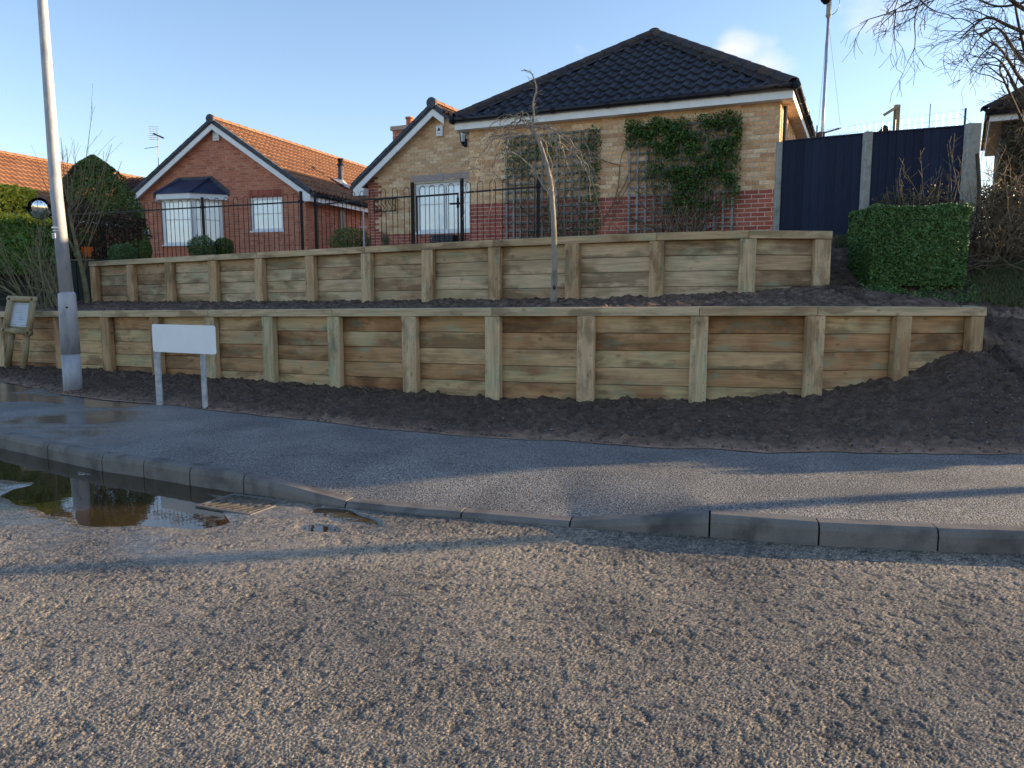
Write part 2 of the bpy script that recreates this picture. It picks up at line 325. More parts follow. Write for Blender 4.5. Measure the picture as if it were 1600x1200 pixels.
M_['conc'] = mat('concrete_post', [(.30, .30, .28), (.38, .37, .34), (.25, .26, .22)], rough=.9, nscale=9, nvar=.2, bump=.6, bscale=60, stain=(4, .55, .7, (.12, .14, .08), .5))
M_['steel'] = mat('galvanised_column', [(0.286, 0.304, 0.355), (0.416, 0.422, 0.440), (0.234, 0.264, 0.327)], rough=.6, metal=.2, nscale=7, nvar=.2, bump=.3, bscale=40, stretch=(1, 1, .35), stain=(5, .58, .7, (.2, .19, .17), .2))
M_['mast'] = mat('mast_metal', [(.55, .56, .57)], rough=.35, metal=.7, bump=0)
M_['grey'] = mat('grey_post_paint', [(.36, .38, .40), (.44, .45, .45)], rough=.6, nscale=15)
M_['white'] = mat('white_plate', [(.82, .82, .82)], rough=.45, bump=0, nvar=.03)
M_['paper'] = mat('notice_paper', [(.62, .68, .78)], rough=.6, bump=0, nvar=.03)
M_['ink'] = mat('dark_ink', [(.04, .04, .05)], rough=.7, bump=0)
M_['ink2'] = mat('grey_ink', [(.36, .36, .40)], rough=.7, bump=0)
M_['screw'] = mat('screw_head', [(.06, .055, .045)], rough=.5, metal=.6, bump=0)
M_['orange'] = mat('orange_plastic', [(.75, .13, .02)], rough=.4, bump=0)
M_['mirror'] = mat('mirror_glass', [(.85, .85, .85)], rough=.02, metal=1, bump=0, nvar=0)
M_['water'] = mat('puddle_water', [(.035, .022, .010), (.055, .034, .014)], rough=.015, spec=.6, bump=.06, bscale=7, bdist=.01, nscale=2)
M_['trell'] = mat('grey_trellis_wood', [(.18, .175, .16), (.30, .29, .27)], rnd=True, rough=.85, nscale=20)
M_['bark_p'] = mat('pale_bark', [(.22, .19, .16), (.30, .26, .21), (.16, .14, .12)], rough=.85, nscale=8, bump=.6, stretch=(1, 1, .5))
M_['bark_d'] = mat('dark_bark', [(.05, .04, .032), (.09, .07, .05)], rough=.9, nscale=12, bump=.7)
M_['twig'] = mat('twig_bark', [(.13, .095, .06), (.20, .15, .10)], rough=.85, nscale=12, bump=.2)
M_['stemg'] = mat('greenish_stem', [(.14, .13, .07), (.20, .17, .10)], rough=.85, nscale=8, bump=.2)
def leafm(n, cs): return mat(n, cs, rnd=True, rough=.55, spec=.35, nscale=1.2, nvar=.3, bump=0)
M_['l_hedge'] = leafm('privet_leaf', [(0.061, 0.137, 0.038), (0.095, 0.185, 0.050), (0.038, 0.089, 0.031), (0.142, 0.225, 0.059)])
M_['l_con'] = leafm('conifer_leaf', [(0.056, 0.101, 0.024), (0.088, 0.135, 0.030), (0.136, 0.182, 0.036), (0.040, 0.068, 0.022)])
M_['l_conb'] = leafm('conifer_brown_leaf', [(.06, .042, .022), (.09, .058, .03), (.045, .045, .02)])
M_['l_yel'] = leafm('sunlit_golden_leaf', [(0.544, 0.507, 0.039), (0.768, 0.609, 0.065), (0.288, 0.377, 0.039), (0.640, 0.580, 0.052)])  # golden leaf colour, raised to carry sunlight on the foliage
M_['l_grn'] = leafm('laurel_leaf', [(.05, .15, .02), (.08, .19, .03), (.14, .23, .03), (.035, .11, .02)])
M_['l_clm'] = leafm('climber_leaf', [(.035, .085, .03), (.06, .13, .03), (.08, .19, .03), (.03, .06, .025), (.05, .11, .03), (.22, .24, .03)])
M_['l_brn'] = leafm('ivy_brown_leaf', [(.05, .055, .024), (.09, .07, .03), (.14, .09, .04), (.035, .05, .022), (.07, .062, .033)])
M_['l_lit'] = leafm('leaf_litter', [(.12, .085, .06), (.17, .13, .09), (.07, .05, .035), (.24, .20, .16)])
M_['grass'] = leafm('grass_blade', [(.05, .085, .025), (.08, .11, .035), (.10, .10, .045), (.12, .10, .05)])
M_['pot'] = mat('terracotta_pot', [(.40, .15, .08)], rough=.8, nscale=9)

# ------------------------------------------------------------------ noise
def h2(i, j, s=0):
    x = np.sin(i*127.1 + j*311.7 + s*74.7)*43758.5453
    return x-np.floor(x)
def vn(x, y, s=0):
    i = np.floor(x); j = np.floor(y); fx = x-i; fy = y-j; fx = fx*fx*(3-2*fx); fy = fy*fy*(3-2*fy)
    a = h2(i, j, s); b = h2(i+1, j, s); c = h2(i, j+1, s); d = h2(i+1, j+1, s)
    return a+(b-a)*fx+(c-a)*fy+(a-b-c+d)*fx*fy
def fbm(x, y, o=4, s=0):
    t = 0; a = .5; n = 0
    for k in range(o): t = t+a*vn(x, y, s+k); n += a; a *= .5; x = x*2.03+3.1; y = y*2.03+1.7
    return t/n
def worley(x, y, cell, s=0):
    x = x/cell; y = y/cell; i = np.floor(x); j = np.floor(y)
    best = np.full(x.shape, 9.); rid = np.zeros(x.shape)
    for a in (-1, 0, 1):
        for b in (-1, 0, 1):
            ci = i+a; cj = j+b
            px = ci+.1+.8*h2(ci, cj, s); py = cj+.1+.8*h2(ci, cj, s+5)
            d = (x-px)**2+(y-py)**2; k = d < best
            best = np.where(k, d, best); rid = np.where(k, h2(ci, cj, s+9), rid)
    return np.sqrt(best), rid
def grid_faces(nr, nc):
    a = np.arange(nr*nc).reshape(nr, nc)
    return np.stack([a[:-1, :-1], a[:-1, 1:], a[1:, 1:], a[1:, :-1]], -1).reshape(-1, 4)
def tps(ctrl, lam=1e-3):
    c = np.array(ctrl, float); X = c[:, :2]; z = c[:, 2]; n = len(c)
    def U(r): return np.where(r > 0, r*r*np.log(np.maximum(r, 1e-9)), 0)
    K = U(np.linalg.norm(X[:, None]-X[None], axis=2))+lam*np.eye(n)
    Pm = np.hstack([np.ones((n, 1)), X]); A = np.zeros((n+3, n+3)); A[:n, :n] = K; A[:n, n:] = Pm; A[n:, :n] = Pm.T
    sol = np.linalg.solve(A, np.concatenate([z, np.zeros(3)]))
    def f(x, y):
        x = np.asarray(x, float); y = np.asarray(y, float); o = sol[n]+sol[n+1]*x+sol[n+2]*y
        for k in range(n): o = o+sol[k]*U(np.hypot(x-X[k, 0], y-X[k, 1]))
        return o
    return f

# ================================================================== GROUND
# kerb line (front foot, z=0), found in the photo
kpx = [(0, 699), (75, 716), (160, 735), (225, 744.5), (297, 757), (381, 770), (520, 790), (650, 804), (750, 811), (860, 821), (1000, 831), (1108, 838), (1279, 852), (1465, 861), (1600, 866)]
K = [G(a, b, 0) for a, b in kpx]
K = [Vector((-12, 13.6, 0)), Vector((-7.5, 9.6, 0)), Vector((-6.1, 8.4, 0))] + K + [Vector((3.75, 4.42, 0)), Vector((4.66, 4.30, 0)), Vector((9, 3.8, 0)), Vector((20, 2.9, 0))]
kx = np.array([p.x for p in K]); ky = np.array([p.y for p in K])
def kerbY(x): return np.interp(x, kx, ky)
xd0, xd1, xd2, xd3 = K[8].x, G(540, 791, 0).x, G(890, 823, 0).x, G(1108, 838, 0).x
def kerbH(x): return np.interp(x, [xd0, xd1, xd2, xd3], [.14, .035, .035, .14])
bpx = [(0, 596), (50, 605), (100, 617), (170, 625), (250, 631), (320, 640), (450, 654), (600, 671), (750, 682), (1000, 697), (1200, 706), (1400, 709), (1600, 710)]
B_ = [G(a, b, .15) for a, b in bpx]
B_ = [Vector((-22, 21, .15)), Vector((-14, 16.5, .15)), Vector((-10.5, 13.9, .15))] + B_ + [Vector((9, 6.7, .15)), Vector((20, 6.3, .15))]
bx = np.array([p.x for p in B_]); by = np.array([p.y for p in B_])
def backY(x): return np.interp(x, bx, by)

mb = MB(); mb.poly([(-400, -60, -.3), (400, -60, -.3), (400, 600, -.3), (-400, 600, -.3)])
o = mb.build('ground', M_['garden']); o['kind'] = 'structure'
mb = MB(); mb.poly([(-60, -25, -.03), (60, -25, -.03), (60, 14, -.03), (-60, 14, -.03)])
o = mb.build('far_road', M_['roadfar']); o['kind'] = 'structure'

# detailed road, stone by stone relief
rows = [2.0]
while rows[-1] < 9.2: rows.append(rows[-1]*(1+.0019+.0009*(rows[-1] > 4.2)))
rows = np.array(rows); av = np.linspace(-.84, .84, 1000)
YY, AA = np.meshgrid(rows, av, indexing='ij'); XX = AA*YY
f1, rid = worley(XX+.004*vn(XX*90, YY*90), YY, .0080, 1)
f2, rid2 = worley(XX, YY, .034, 7)
dome = np.clip(1-(f1/.62)**2, 0, 1)
hh = dome*(.0008+.0040*rid)+rng.normal(0, .0005, XX.shape) + .0016*np.clip(1-(f2/.7)**2, 0, 1)*rid2 + .0022*fbm(XX*7, YY*7, 3, 3) - .0062
pit = fbm(XX*24, YY*24, 2, 22); hh = hh - .003*np.clip((pit-.6)*7, 0, 1)
td = np.array([.83, -.56]); td = td/np.linalg.norm(td); nd = np.array([-td[1], td[0]])
def ell(cx, cy, a, b, p=2):
    dx = XX-cx; dy = YY-cy; t = dx*td[0]+dy*td[1]; n = dx*nd[0]+dy*nd[1]
    t = t+.22*(fbm(XX*2.4, YY*2.4, 3, 31)-.5); n = n+.30*(fbm(XX*2.4, YY*2.4, 3, 35)-.5)
    return np.clip(1-((t/a)**2+(n/b)**2), -2, 1)
e1 = ell(-3.02, 5.74, 1.35, .58); e2 = ell(-1.20, 5.26, .38, .13); e3 = ell(-1.33, 4.97, .17, .08); e4 = ell(-4.75, 7.0, 1.6, .42)
kd = kerbY(XX)-YY
e5 = np.clip(1-(kd/.16)**2, 0, 1)*np.clip((-1.9-XX)/.4, 0, 1)*np.clip((XX+5.5), 0, 1)
pud = np.maximum.reduce([np.clip(e1, 0, 1), .6*np.clip(e2, 0, 1), .5*np.clip(e3, 0, 1), .85*np.clip(e4, 0, 1), .7*e5])
wet = np.clip(np.maximum.reduce([e1*.5+1.3, e2*.5+.95, e4*.5+1.35]), 0, 1)
wet = wet*np.clip(.25+1.5*(fbm(XX*3, YY*6, 4, 41)-.22), 0, 1)
wet = np.maximum(wet, np.clip((-1.0-XX)/.7, 0, 1)*np.clip((YY-4.9-.25*(fbm(XX*2, YY*2, 3, 66)-.5)*4)/.35, 0, 1)*np.clip(.55+2*(fbm(XX*2.5, YY*5, 3, 67)-.35), 0, 1))
wet = np.maximum(wet, np.clip(pud*4, 0, 1))
hh = hh*(1-.93*np.clip(wet*1.5-.2, 0, 1)) - .022*np.minimum(1, pud*1.7)
# a broad shallow fall to the gutter is left out: the plane stays level
hh = hh + .0
GR = G(378, 787, 0)
chip = np.clip(.70*rid+.1*rid2+.75*(fbm(XX*1.1, YY*1.1, 4, 50)-.5)-.02 + .18*dome-.25*np.clip((pit-.6)*7, 0, 1), 0, 1)  # random stone tone; lit tops of the stones painted in lighter
o = np_mesh('road', np.stack([XX, YY, hh], -1).reshape(-1, 3), grid_faces(*XX.shape), M_['road'], attrs={'chip': chip.ravel(), 'wet': wet.ravel()}, smooth=False)
o['kind'] = 'structure'
# puddle water: one level sheet lying in the hollow of the road
mb = MB()
pts = []
for x in np.linspace(-5.9, -.7, 40): pts.append((x, float(kerbY(x))+.05, -.0085))
for x in np.linspace(-.7, -5.9, 20): pts.append((x, float(kerbY(x))-1.45 if x > -5 else float(kerbY(x))-1.6, -.0085))
mb.poly(pts); o = mb.build('puddle_water', M_['water'], fix=False); o['kind'] = 'structure'
if o.data.polygons[0].normal.z < 0: o.data.flip_normals()

# pavement
xs = np.concatenate([np.linspace(-22, -11, 12), np.linspace(-10.8, 8, 520), np.linspace(9, 20, 12)]); vs_ = np.linspace(0, 1, 60)
XX, VV = np.meshgrid(xs, vs_, indexing='xy')
k0 = kerbY(XX)+.12; b0 = backY(XX)+.10; YY = k0+(b0-k0)*VV
slope_ = np.clip(VV/.45, 0, 1); ZZ = (kerbH(XX)-.004)*(1-slope_)+.15*slope_
ZZ = ZZ+.006*(fbm(XX*1.2, YY*1.2, 3, 5)-.5)
wet = np.clip((-2.6-XX-.5*(YY-6)*.4)/1.4, 0, 1)
wet = wet*np.clip(.6+2.4*(fbm(XX*.8+3, YY*2.0, 4, 61)-.36), 0, 1)
o = np_mesh('pavement', np.stack([XX, YY, ZZ], -1).reshape(-1, 3), grid_faces(*XX.shape), M_['pave'], attrs={'wet': wet.ravel()}, smooth=True)
o['kind'] = 'structure'

# kerb stones
kerb = struct_empty('kerb', (0, 5, 0))
jx = [-11, -10.2, -9.4, -8.6, -7.85, -7.1, -6.4, -5.75] + [K[i].x for i in (3, 4, 5, 6, 7, 8)] + [xd1, G(720, 809, 0).x, xd2, xd3] + [G(1279, 852, 0).x, G(1465, 861, 0).x]
jx[7] = -5.9; jx[8] = K[3].x
while jx[-1] < 9: jx.append(jx[-1]+.66)
for a, b in zip(jx[:-1], jx[1:]):
    n = 4; vs = []; fs = []; L_ = b-a; g = .006
    for k in range(n+1):
        x = a+g+(b-a-2*g)*k/n; y = float(kerbY(x)); h = float(kerbH(x))
        d = Vector((.05, float(kerbY(x+.05))-y, 0)).normalized(); nn = Vector((-d.y, d.x, 0))
        jig = .0
        for (q, z) in ((-.0, -.12), (0.0, max(.005, h-.045)), (.012, h-.012), (.03, h), (.125, h+.002), (.125, -.12)):
            vs.append(Vector((x, y, z))+nn*q)
    for k in range(n):
        for q in range(5): fs.append((k*6+q, (k+1)*6+q, (k+1)*6+q+1, k*6+q+1))
    fs.append(tuple(range(6))); fs.append(tuple(n*6+q for q in reversed(range(6))))
    dz = random.uniform(-.004, .004); vs = [v+Vector((0, random.uniform(-.0, .0), dz)) for v in vs]
    mb = MB(); mb.add(vs, fs); mb.build('kerb_stone', M_['kerb'], kerb)
mb = MB()
for x in np.linspace(-11, 9, 120):
    x2 = x+20/119; y = float(kerbY(x)); y2 = float(kerbY(x2)); h = float(min(kerbH(x), kerbH(x2)))
    mb.poly([(x, y+.025, -.1), (x2, y2+.025, -.1), (x2, y2+.025, h-.012), (x, y+.025, h-.012)], (0, .08, 0))
mb.build('joint_mortar', M_['mortar_dark'], kerb)

# ------------------------------------------------------------------ retaining wall lines
LW = [(-100, 14.6), (-45, 14.15), (5, 13.7), (95, 13.0), (168, 12.4), (245, 11.85), (330, 11.3), (420, 10.75), (522, 10.2), (640, 9.7), (769, 9.25), (914, 8.85), (1090, 8.5), (1272, 8.22), (1408, 8.48), (1522, 8.8)]
def lwp(px, Y): return Vector(((px-800)/1200*Y/.993, Y, 0))
LP = [lwp(a, b) for a, b in LW]
def capz_l(Y, i=0): return 1.41-.04*(Y-8.2)
LCZ = [capz_l(p.y) for p in LP]; LCZ[14] = 1.395; LCZ[15] = 1.385
lx = np.array([p.x for p in LP]); ly = np.array([p.y for p in LP])
UW = [(148, 15.95), (205, 15.35), (265, 14.75), (333, 14.15), (405, 13.55), (485, 12.95), (572, 12.35), (667, 11.75), (771, 11.2), (893, 10.65), (1024, 10.2), (1166, 9.9), (1283, 9.95)]
UP = [Vector(((a-800)/1200*b/1.005, b, 0)) for a, b in UW]
UCZ = [2.33-.03*(p.y-9.9) for p in UP]; UCZ[12] = 2.325
ux = np.array([p.x for p in UP]); uy = np.array([p.y for p in UP])
def wallL(x): return np.interp(x, lx, ly)
def wallU(x): return np.interp(x, ux, uy)

def soil_noise(X, Y, a=1.):
    n = .05*(fbm(X*3, Y*3, 3, 2)-.5) + .045*(fbm(X*11, Y*11, 3, 12)-.5)*2*fbm(X*1.5, Y*1.5, 2, 8)
    f, r = worley(X, Y, .09, 15); n = n+np.clip(1-(f/.5)**2, 0, 1)*.028*(r > .55)*r
    f, r = worley(X, Y, .042, 16); n = n+np.clip(1-(f/.55)**2, 0, 1)*.016*(r > .4)*r
    return n*a*1.2
# lower bed
base_px = [(5, 574), (95, 577), (168, 580), (245, 587), (330, 592), (420, 599), (522, 607), (640, 616), (769, 626), (914, 628), (1090, 630), (1272, 621), (1340, 609), (1408, 594), (1465, 573), (1522, 552)]
ctrl = []
for p in B_[1:-1]: ctrl.append((p.x, p.y, .15))
for (a, b) in base_px:
    x0 = None
    for _ in range(1):
        Yb = float(np.interp(a, [q[0] for q in LW], [q[1] for q in LW])); p = P(a, b, Yb); ctrl.append((p.x, p.y, p.z))
for (a, b, Y) in ((1600, 540, 9.0), (1600, 600, 8.1), (1600, 655, 7.4), (1420, 650, 7.55), (1600, 478, 10.2), (1560, 520, 9.3)):
    p = P(a, b, Y); ctrl.append((p.x, p.y, p.z))
for p, z in ((( -15, 17.5), .3), ((10, 9), .95), ((10, 7.8), .45), ((10, 10.3), 1.4)): ctrl.append((*p, z))
fb = tps(ctrl, .02)
xs = np.concatenate([np.linspace(-16, -9.5, 40), np.linspace(-9.45, 10, 800)]); vs_ = np.linspace(0, 1, 150)
XX, VV = np.meshgrid(xs, vs_, indexing='xy')
top = np.where(XX < 5.45, wallL(XX)+.12, np.minimum(10.2, 8.95+(XX-5.45)*6))
b0 = backY(XX)-.03+.10*(fbm(XX*2.2, XX*0, 5, 77)-.5)*2; YY = b0+(top-b0)*VV
zz = fb(XX, YY); edge = np.clip(VV*5, 0, 1)
ramp_ = np.clip((YY-b0)/.25, 0, 1)
ZZ = np.maximum(zz, .15)*ramp_+.152*(1-ramp_)+soil_noise(XX, YY)*(.15+.85*ramp_)*np.clip((YY-b0)/.5+.25, 0, 1) + .004
mixv = np.clip(.30*fbm(XX*4, YY*4, 4, 3)+.65*np.exp(-(YY-b0)/.26) + np.clip(XX-5.2, 0, 1.2)*.35*(fbm(XX*1.5, YY*1.5, 3, 99) > .5), 0, 1)
o = np_mesh('soil_bed', np.stack([XX, YY, ZZ], -1).reshape(-1, 3), grid_faces(*XX.shape), M_['soilbed'], attrs={'mixv': mixv.ravel()}, smooth=True)
o['kind'] = 'structure'
def bedz(x, y): return float(fb(x, y))
# terrace
ctrl2 = []
for p, z in zip(LP, LCZ): ctrl2.append((p.x, p.y+.15, z-.045))
ub = [(148, 472), (265, 473), (405, 472), (572, 472), (771, 470), (893, 468), (1024, 465), (1166, 459), (1283, 449)]
for a, b in ub:
    Y = float(np.interp(a, [q[0] for q in UW], [q[1] for q in UW])); p = P(a, b, Y); ctrl2.append(tuple(p))
for (a, b, Y) in ((1340, 452, 10.4), (1500, 455, 10.4), (1320, 385, 12), (1300, 372, 12.6), (1600, 425, 11), (1600, 478, 10.2), (1600, 400, 12), (1560, 520, 9.3), (1600, 540, 9.0), (1440, 400, 12.0)):
    ctrl2.append(tuple(P(a, b, Y)))
for p, z in (((-16, 17.5), 1.15), ((-16, 21), 1.2), ((-12, 20), 1.25), ((11, 9), .95), ((11, 10.3), 1.4), ((11, 13), 2.3)): ctrl2.append((*p, z))
for x_ in (5.7, 6.5, 7.5, 8.5):
    for y_ in (8.8, 9.4): ctrl2.append((x_, y_, float(fb(x_, y_))))
ft = tps(ctrl2, .02)
xs = np.concatenate([np.linspace(-18, -9.5, 50), np.linspace(-9.45, 11, 700)]); vs_ = np.linspace(0, 1, 130)
XX, VV = np.meshgrid(xs, vs_, indexing='xy')
b0 = np.where(XX < 5.42, wallL(XX)+.09, 8.7)
top = np.where(XX < ux[0]-.2, 19.5, np.where(XX < 4.0, wallU(XX)+.12, np.minimum(13.4, 10.1+(XX-4.0)*12)))
YY = b0+(top-b0)*VV**.9
ZZ = ft(XX, YY)+soil_noise(XX, YY)*np.clip((YY-b0)/.25, .1, 1)*.9-np.where(XX > 5.4, .35*np.clip(1-(YY-b0)/.3, 0, 1), 0)
o = np_mesh('terrace_soil', np.stack([XX, YY, ZZ], -1).reshape(-1, 3), grid_faces(*XX.shape), M_['soil'], smooth=True)
o['kind'] = 'structure'
def terz(x, y): return float(ft(x, y))
# garden level behind the upper wall
GZ = 2.08
mb = MB()
pts = [(p.x, p.y+.24, GZ) for p in UP] + [(4.5, 12.5, GZ), (7.2, 12.0, GZ+.1), (60, 9, GZ+.1), (60, 140, GZ+.2), (-90, 140, GZ), (-90, 19, GZ), (-9.6, 17.2, GZ)]
mb.poly(pts, (0, 0, -2.4)); o = mb.build('garden_ground', M_['garden'], fix=True); o['kind'] = 'structure'

# ================================================================== RETAINING WALLS
def sleeper_wall(name, label, PTS, CZ, nrow, base_drop, ret=None, capw=.2, label_wall=None):
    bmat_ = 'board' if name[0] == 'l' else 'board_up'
    root = thing(name, tuple(Vector((PTS[len(PTS)//2].x, PTS[len(PTS)//2].y, CZ[0]-1.2))), label, 'retaining wall')
    n = len(PTS); scr = MB()
    pts = list(PTS); cz = list(CZ)
    for i, p in enumerate(pts):
        a = pts[max(0, i-1)]; b = pts[min(n-1, i+1)]; t = (b-a).normalized()
        if i == n-1: t = (pts[n-1]-pts[n-2]).normalized()
        nb = Vector((-t.y, t.x, 0))
        w2 = .1+random.uniform(-.006, .006); lean = random.uniform(-.008, .008); h = cz[i]-.102
        z0 = cz[i]-base_drop-.25
        mb = MB(); Fp = lambda s, d, z, p=p, t=t, nb=nb, lean=lean: p+t*(s+lean*(z-z0))+nb*d+Vector((0, 0, z))
        mb.fbox(Fp, -w2, w2, 0, .10, z0, h)
        Mw = Matrix(((t.x, nb.x, 0, p.x), (t.y, nb.y, 0, p.y), (0, 0, 1, (z0+h)/2), (0, 0, 0, 1)))
        mb.build('post', M_['post'], root, bevel=.008, Mw=Mw)
        for k in range(int((h-z0-.2)/.1)):
            z = h-.05-k*.1
            for s in (-w2*.68, w2*.68):
                if random.random() < .8:
                    c = Fp(s+random.uniform(-.008, .008), -.0015, z+random.uniform(-.015, .015))
                    scr.add([c+t*math.cos(q)*.0055+Vector((0, 0, math.sin(q)*.0055)) for q in np.linspace(0, 2*math.pi, 7)[:-1]], [(0, 1, 2, 3, 4, 5)])
    for i in range(n-1):
        a, b = pts[i], pts[i+1]; t = (b-a).normalized(); nb = Vector((-t.y, t.x, 0)); L_ = (b-a).length
        for r in range(nrow):
            zt0 = cz[i]-.103-.2*r; zt1 = cz[i+1]-.103-.2*r; off = .10+random.uniform(0, .014)
            mb = MB()
            vs = []
            for z_ in (-.1955, 0):
                for d in (off, off+.09):
                    for s, zz0 in ((.004, zt0), (L_-.004, zt1)): vs.append(a+t*s+nb*d+Vector((0, 0, zz0+z_)))
            mb.add(vs, [(0, 2, 3, 1), (4, 5, 7, 6), (0, 1, 5, 4), (2, 6, 7, 3), (0, 4, 6, 2), (1, 3, 7, 5)])
            c = (a+b)/2; sl = math.atan2(zt1-zt0, L_)
            R = Matrix(((t.x, nb.x, 0), (t.y, nb.y, 0), (0, 0, 1))).to_4x4() @ Matrix.Rotation(-sl, 4, 'Y')
            mb.build('board', M_[bmat_], root, bevel=.006, Mw=Matrix.Translation(Vector((c.x, c.y, (zt0+zt1)/2-.1))) @ R)
    # cap beams, two bays each
    i = 0; starts = []
    while i < n-1:
        j = min(n-1, i+2)
        if name == 'lower_retaining_wall' and i < 13 < j: j = 13
        if name == 'upper_retaining_wall' and i < 11 < j: j = 11
        starts.append((i, j)); i = j
    for (i, j) in starts:
        for q in range(i, j) if (pts[j]-pts[i]).normalized().dot((pts[i+1]-pts[i]).normalized()) < .9 else [None]:
            i2, j2 = (i, j) if q is None else (q, q+1)
            a = pts[i2].copy(); b = pts[j2].copy(); t = (b-a).normalized(); nb = Vector((-t.y, t.x, 0)); L_ = (b-a).length
            e0 = -.1 if i2 == 0 else .0015; e1 = .1 if j2 == n-1 else -.0015
            mb = MB(); vs = []
            for z_ in (-.1, 0):
                for d in (-.014, capw-.014):
                    for s, zz0 in ((e0, cz[i2]), (L_+e1, cz[j2])): vs.append(a+t*s+nb*d+Vector((0, 0, zz0+z_)))
            mb.add(vs, [(0, 2, 3, 1), (4, 5, 7, 6), (0, 1, 5, 4), (2, 6, 7, 3), (0, 4, 6, 2), (1, 3, 7, 5)])
            c = (a+b)/2; sl = math.atan2(cz[j2]-cz[i2], L_)
            R = Matrix(((t.x, nb.x, 0), (t.y, nb.y, 0), (0, 0, 1))).to_4x4() @ Matrix.Rotation(-sl, 4, 'Y')
            mb.build('cap_beam', M_['cap'], root, bevel=.006, Mw=Matrix.Translation(Vector((c.x, c.y, (cz[i2]+cz[j2])/2-.05))) @ R)
    if ret:   # short return at the right-hand end
        a = pts[-1]; b = a+Vector(ret); t = (b-a).normalized(); nb = Vector((-t.y, t.x, 0)); L_ = (b-a).length; z1 = cz[-1]
        for r in range(nrow):
            mb = MB(); Fp = lambda s, d, z: a+t*s+nb*d+Vector((0, 0, z))
            mb.fbox(Fp, .12, L_, .02, .11, z1-.103-.2*r-.1955, z1-.103-.2*r)
            m = (a+b)/2; mb.build('board', M_[bmat_], root, bevel=.006, Mw=Matrix(((t.x, nb.x, 0, m.x), (t.y, nb.y, 0, m.y), (0, 0, 1, z1-.2*r-.2), (0, 0, 0, 1))))
        for s in (L_*.52, L_):
            mb = MB(); mb.fbox(Fp, s-.1, s+.1, -.085, .015, z1-1.2, z1-.102)
            mb.build('post', M_['post'], root, bevel=.008, Mw=Matrix(((t.x, nb.x, 0, a.x+t.x*s), (t.y, nb.y, 0, a.y+t.y*s), (0, 0, 1, z1-.6), (0, 0, 0, 1))))
        mb = MB(); mb.fbox(Fp, .19, L_+.1, -.10, .10, z1-.101, z1-.001)
        mb.build('cap_beam', M_['cap'], root, bevel=.006, Mw=Matrix(((t.x, nb.x, 0, m.x), (t.y, nb.y, 0, m.y), (0, 0, 1, z1-.05), (0, 0, 0, 1))))
    scr.build('screw_heads', M_['screw'], root, fix=False)['kind'] = 'stuff'
    return root
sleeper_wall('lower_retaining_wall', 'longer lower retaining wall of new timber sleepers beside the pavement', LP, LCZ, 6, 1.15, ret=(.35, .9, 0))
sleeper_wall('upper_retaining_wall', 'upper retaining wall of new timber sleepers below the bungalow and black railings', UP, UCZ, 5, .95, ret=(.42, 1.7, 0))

# ================================================================== BRICKWORK
_unit = {}
def brick_unit(m):
    if m.name not in _unit:
        mb = MB(); mb.box(-.106, .106, -.006, .012, -.0312, .0312)
        o = mb.build('brick', m, bevel=.003); _unit[m.name] = o.data; bpy.data.objects.remove(o)
    return _unit[m.name]
def brickwork(F, s0, s1, z0, z1, parent, colour, limits=None, holes=(), d=0, nparts=0, near='right', plinth=None, quoin=None, course=.075):
    """colour(s,z)->material key; bricks proud of the mortar"""
    jobs = []; nz = int(round((z1-z0)/course))
    for c in range(nz):
        za = z0+c*course; zc = za+course/2
        iv = [(s0, s1)]
        if limits:
            a, b = limits(zc)
            if a >= b: continue
            iv = [(max(s0, a), min(s1, b))]
        for (h0, h1, k0, k1) in holes:
            if k0 < zc < k1:
                iv2 = []
                for (a, b) in iv:
                    if h0 > a: iv2.append((a, min(b, h0)))
                    if h1 < b: iv2.append((max(a, h1), b))
                iv = [q for q in iv2 if q[1]-q[0] > .02]
        off = (.1125 if c % 2 else 0)
        kf = math.floor((s0-off)/.225)-1
        s = kf*.225+off
        while s < s1:
            for (a, b) in iv:
                q0 = max(a, s+.0065); q1 = min(b, s+.2185)
                if q1-q0 > .03: jobs.append(((q0+q1)/2, zc, q1-q0))
            s += .225
    key = (lambda j: -j[0]) if near == 'right' else (lambda j: j[0])
    full = sorted([j for j in jobs if j[2] > .205], key=key)[:nparts]; fs = set(full)
    for j in full:
        o = place('brick', brick_unit(M_[colour(j[0], j[1])]), F.mat(j[0], d+random.uniform(-.0015, .0015), j[1]), parent)
    bins = {}
    for j in jobs:
        if j in fs: continue
        bins.setdefault(colour(j[0], j[1]), MB()).fbox(F, j[0]-j[2]/2, j[0]+j[2]/2, d-.006+random.uniform(-.0015, .0015), d+.008, j[1]-.0312, j[1]+.0312)
    for k, mb in bins.items():
        mb.build('brickwork', M_[k], parent, fix=False)['kind'] = 'stuff'

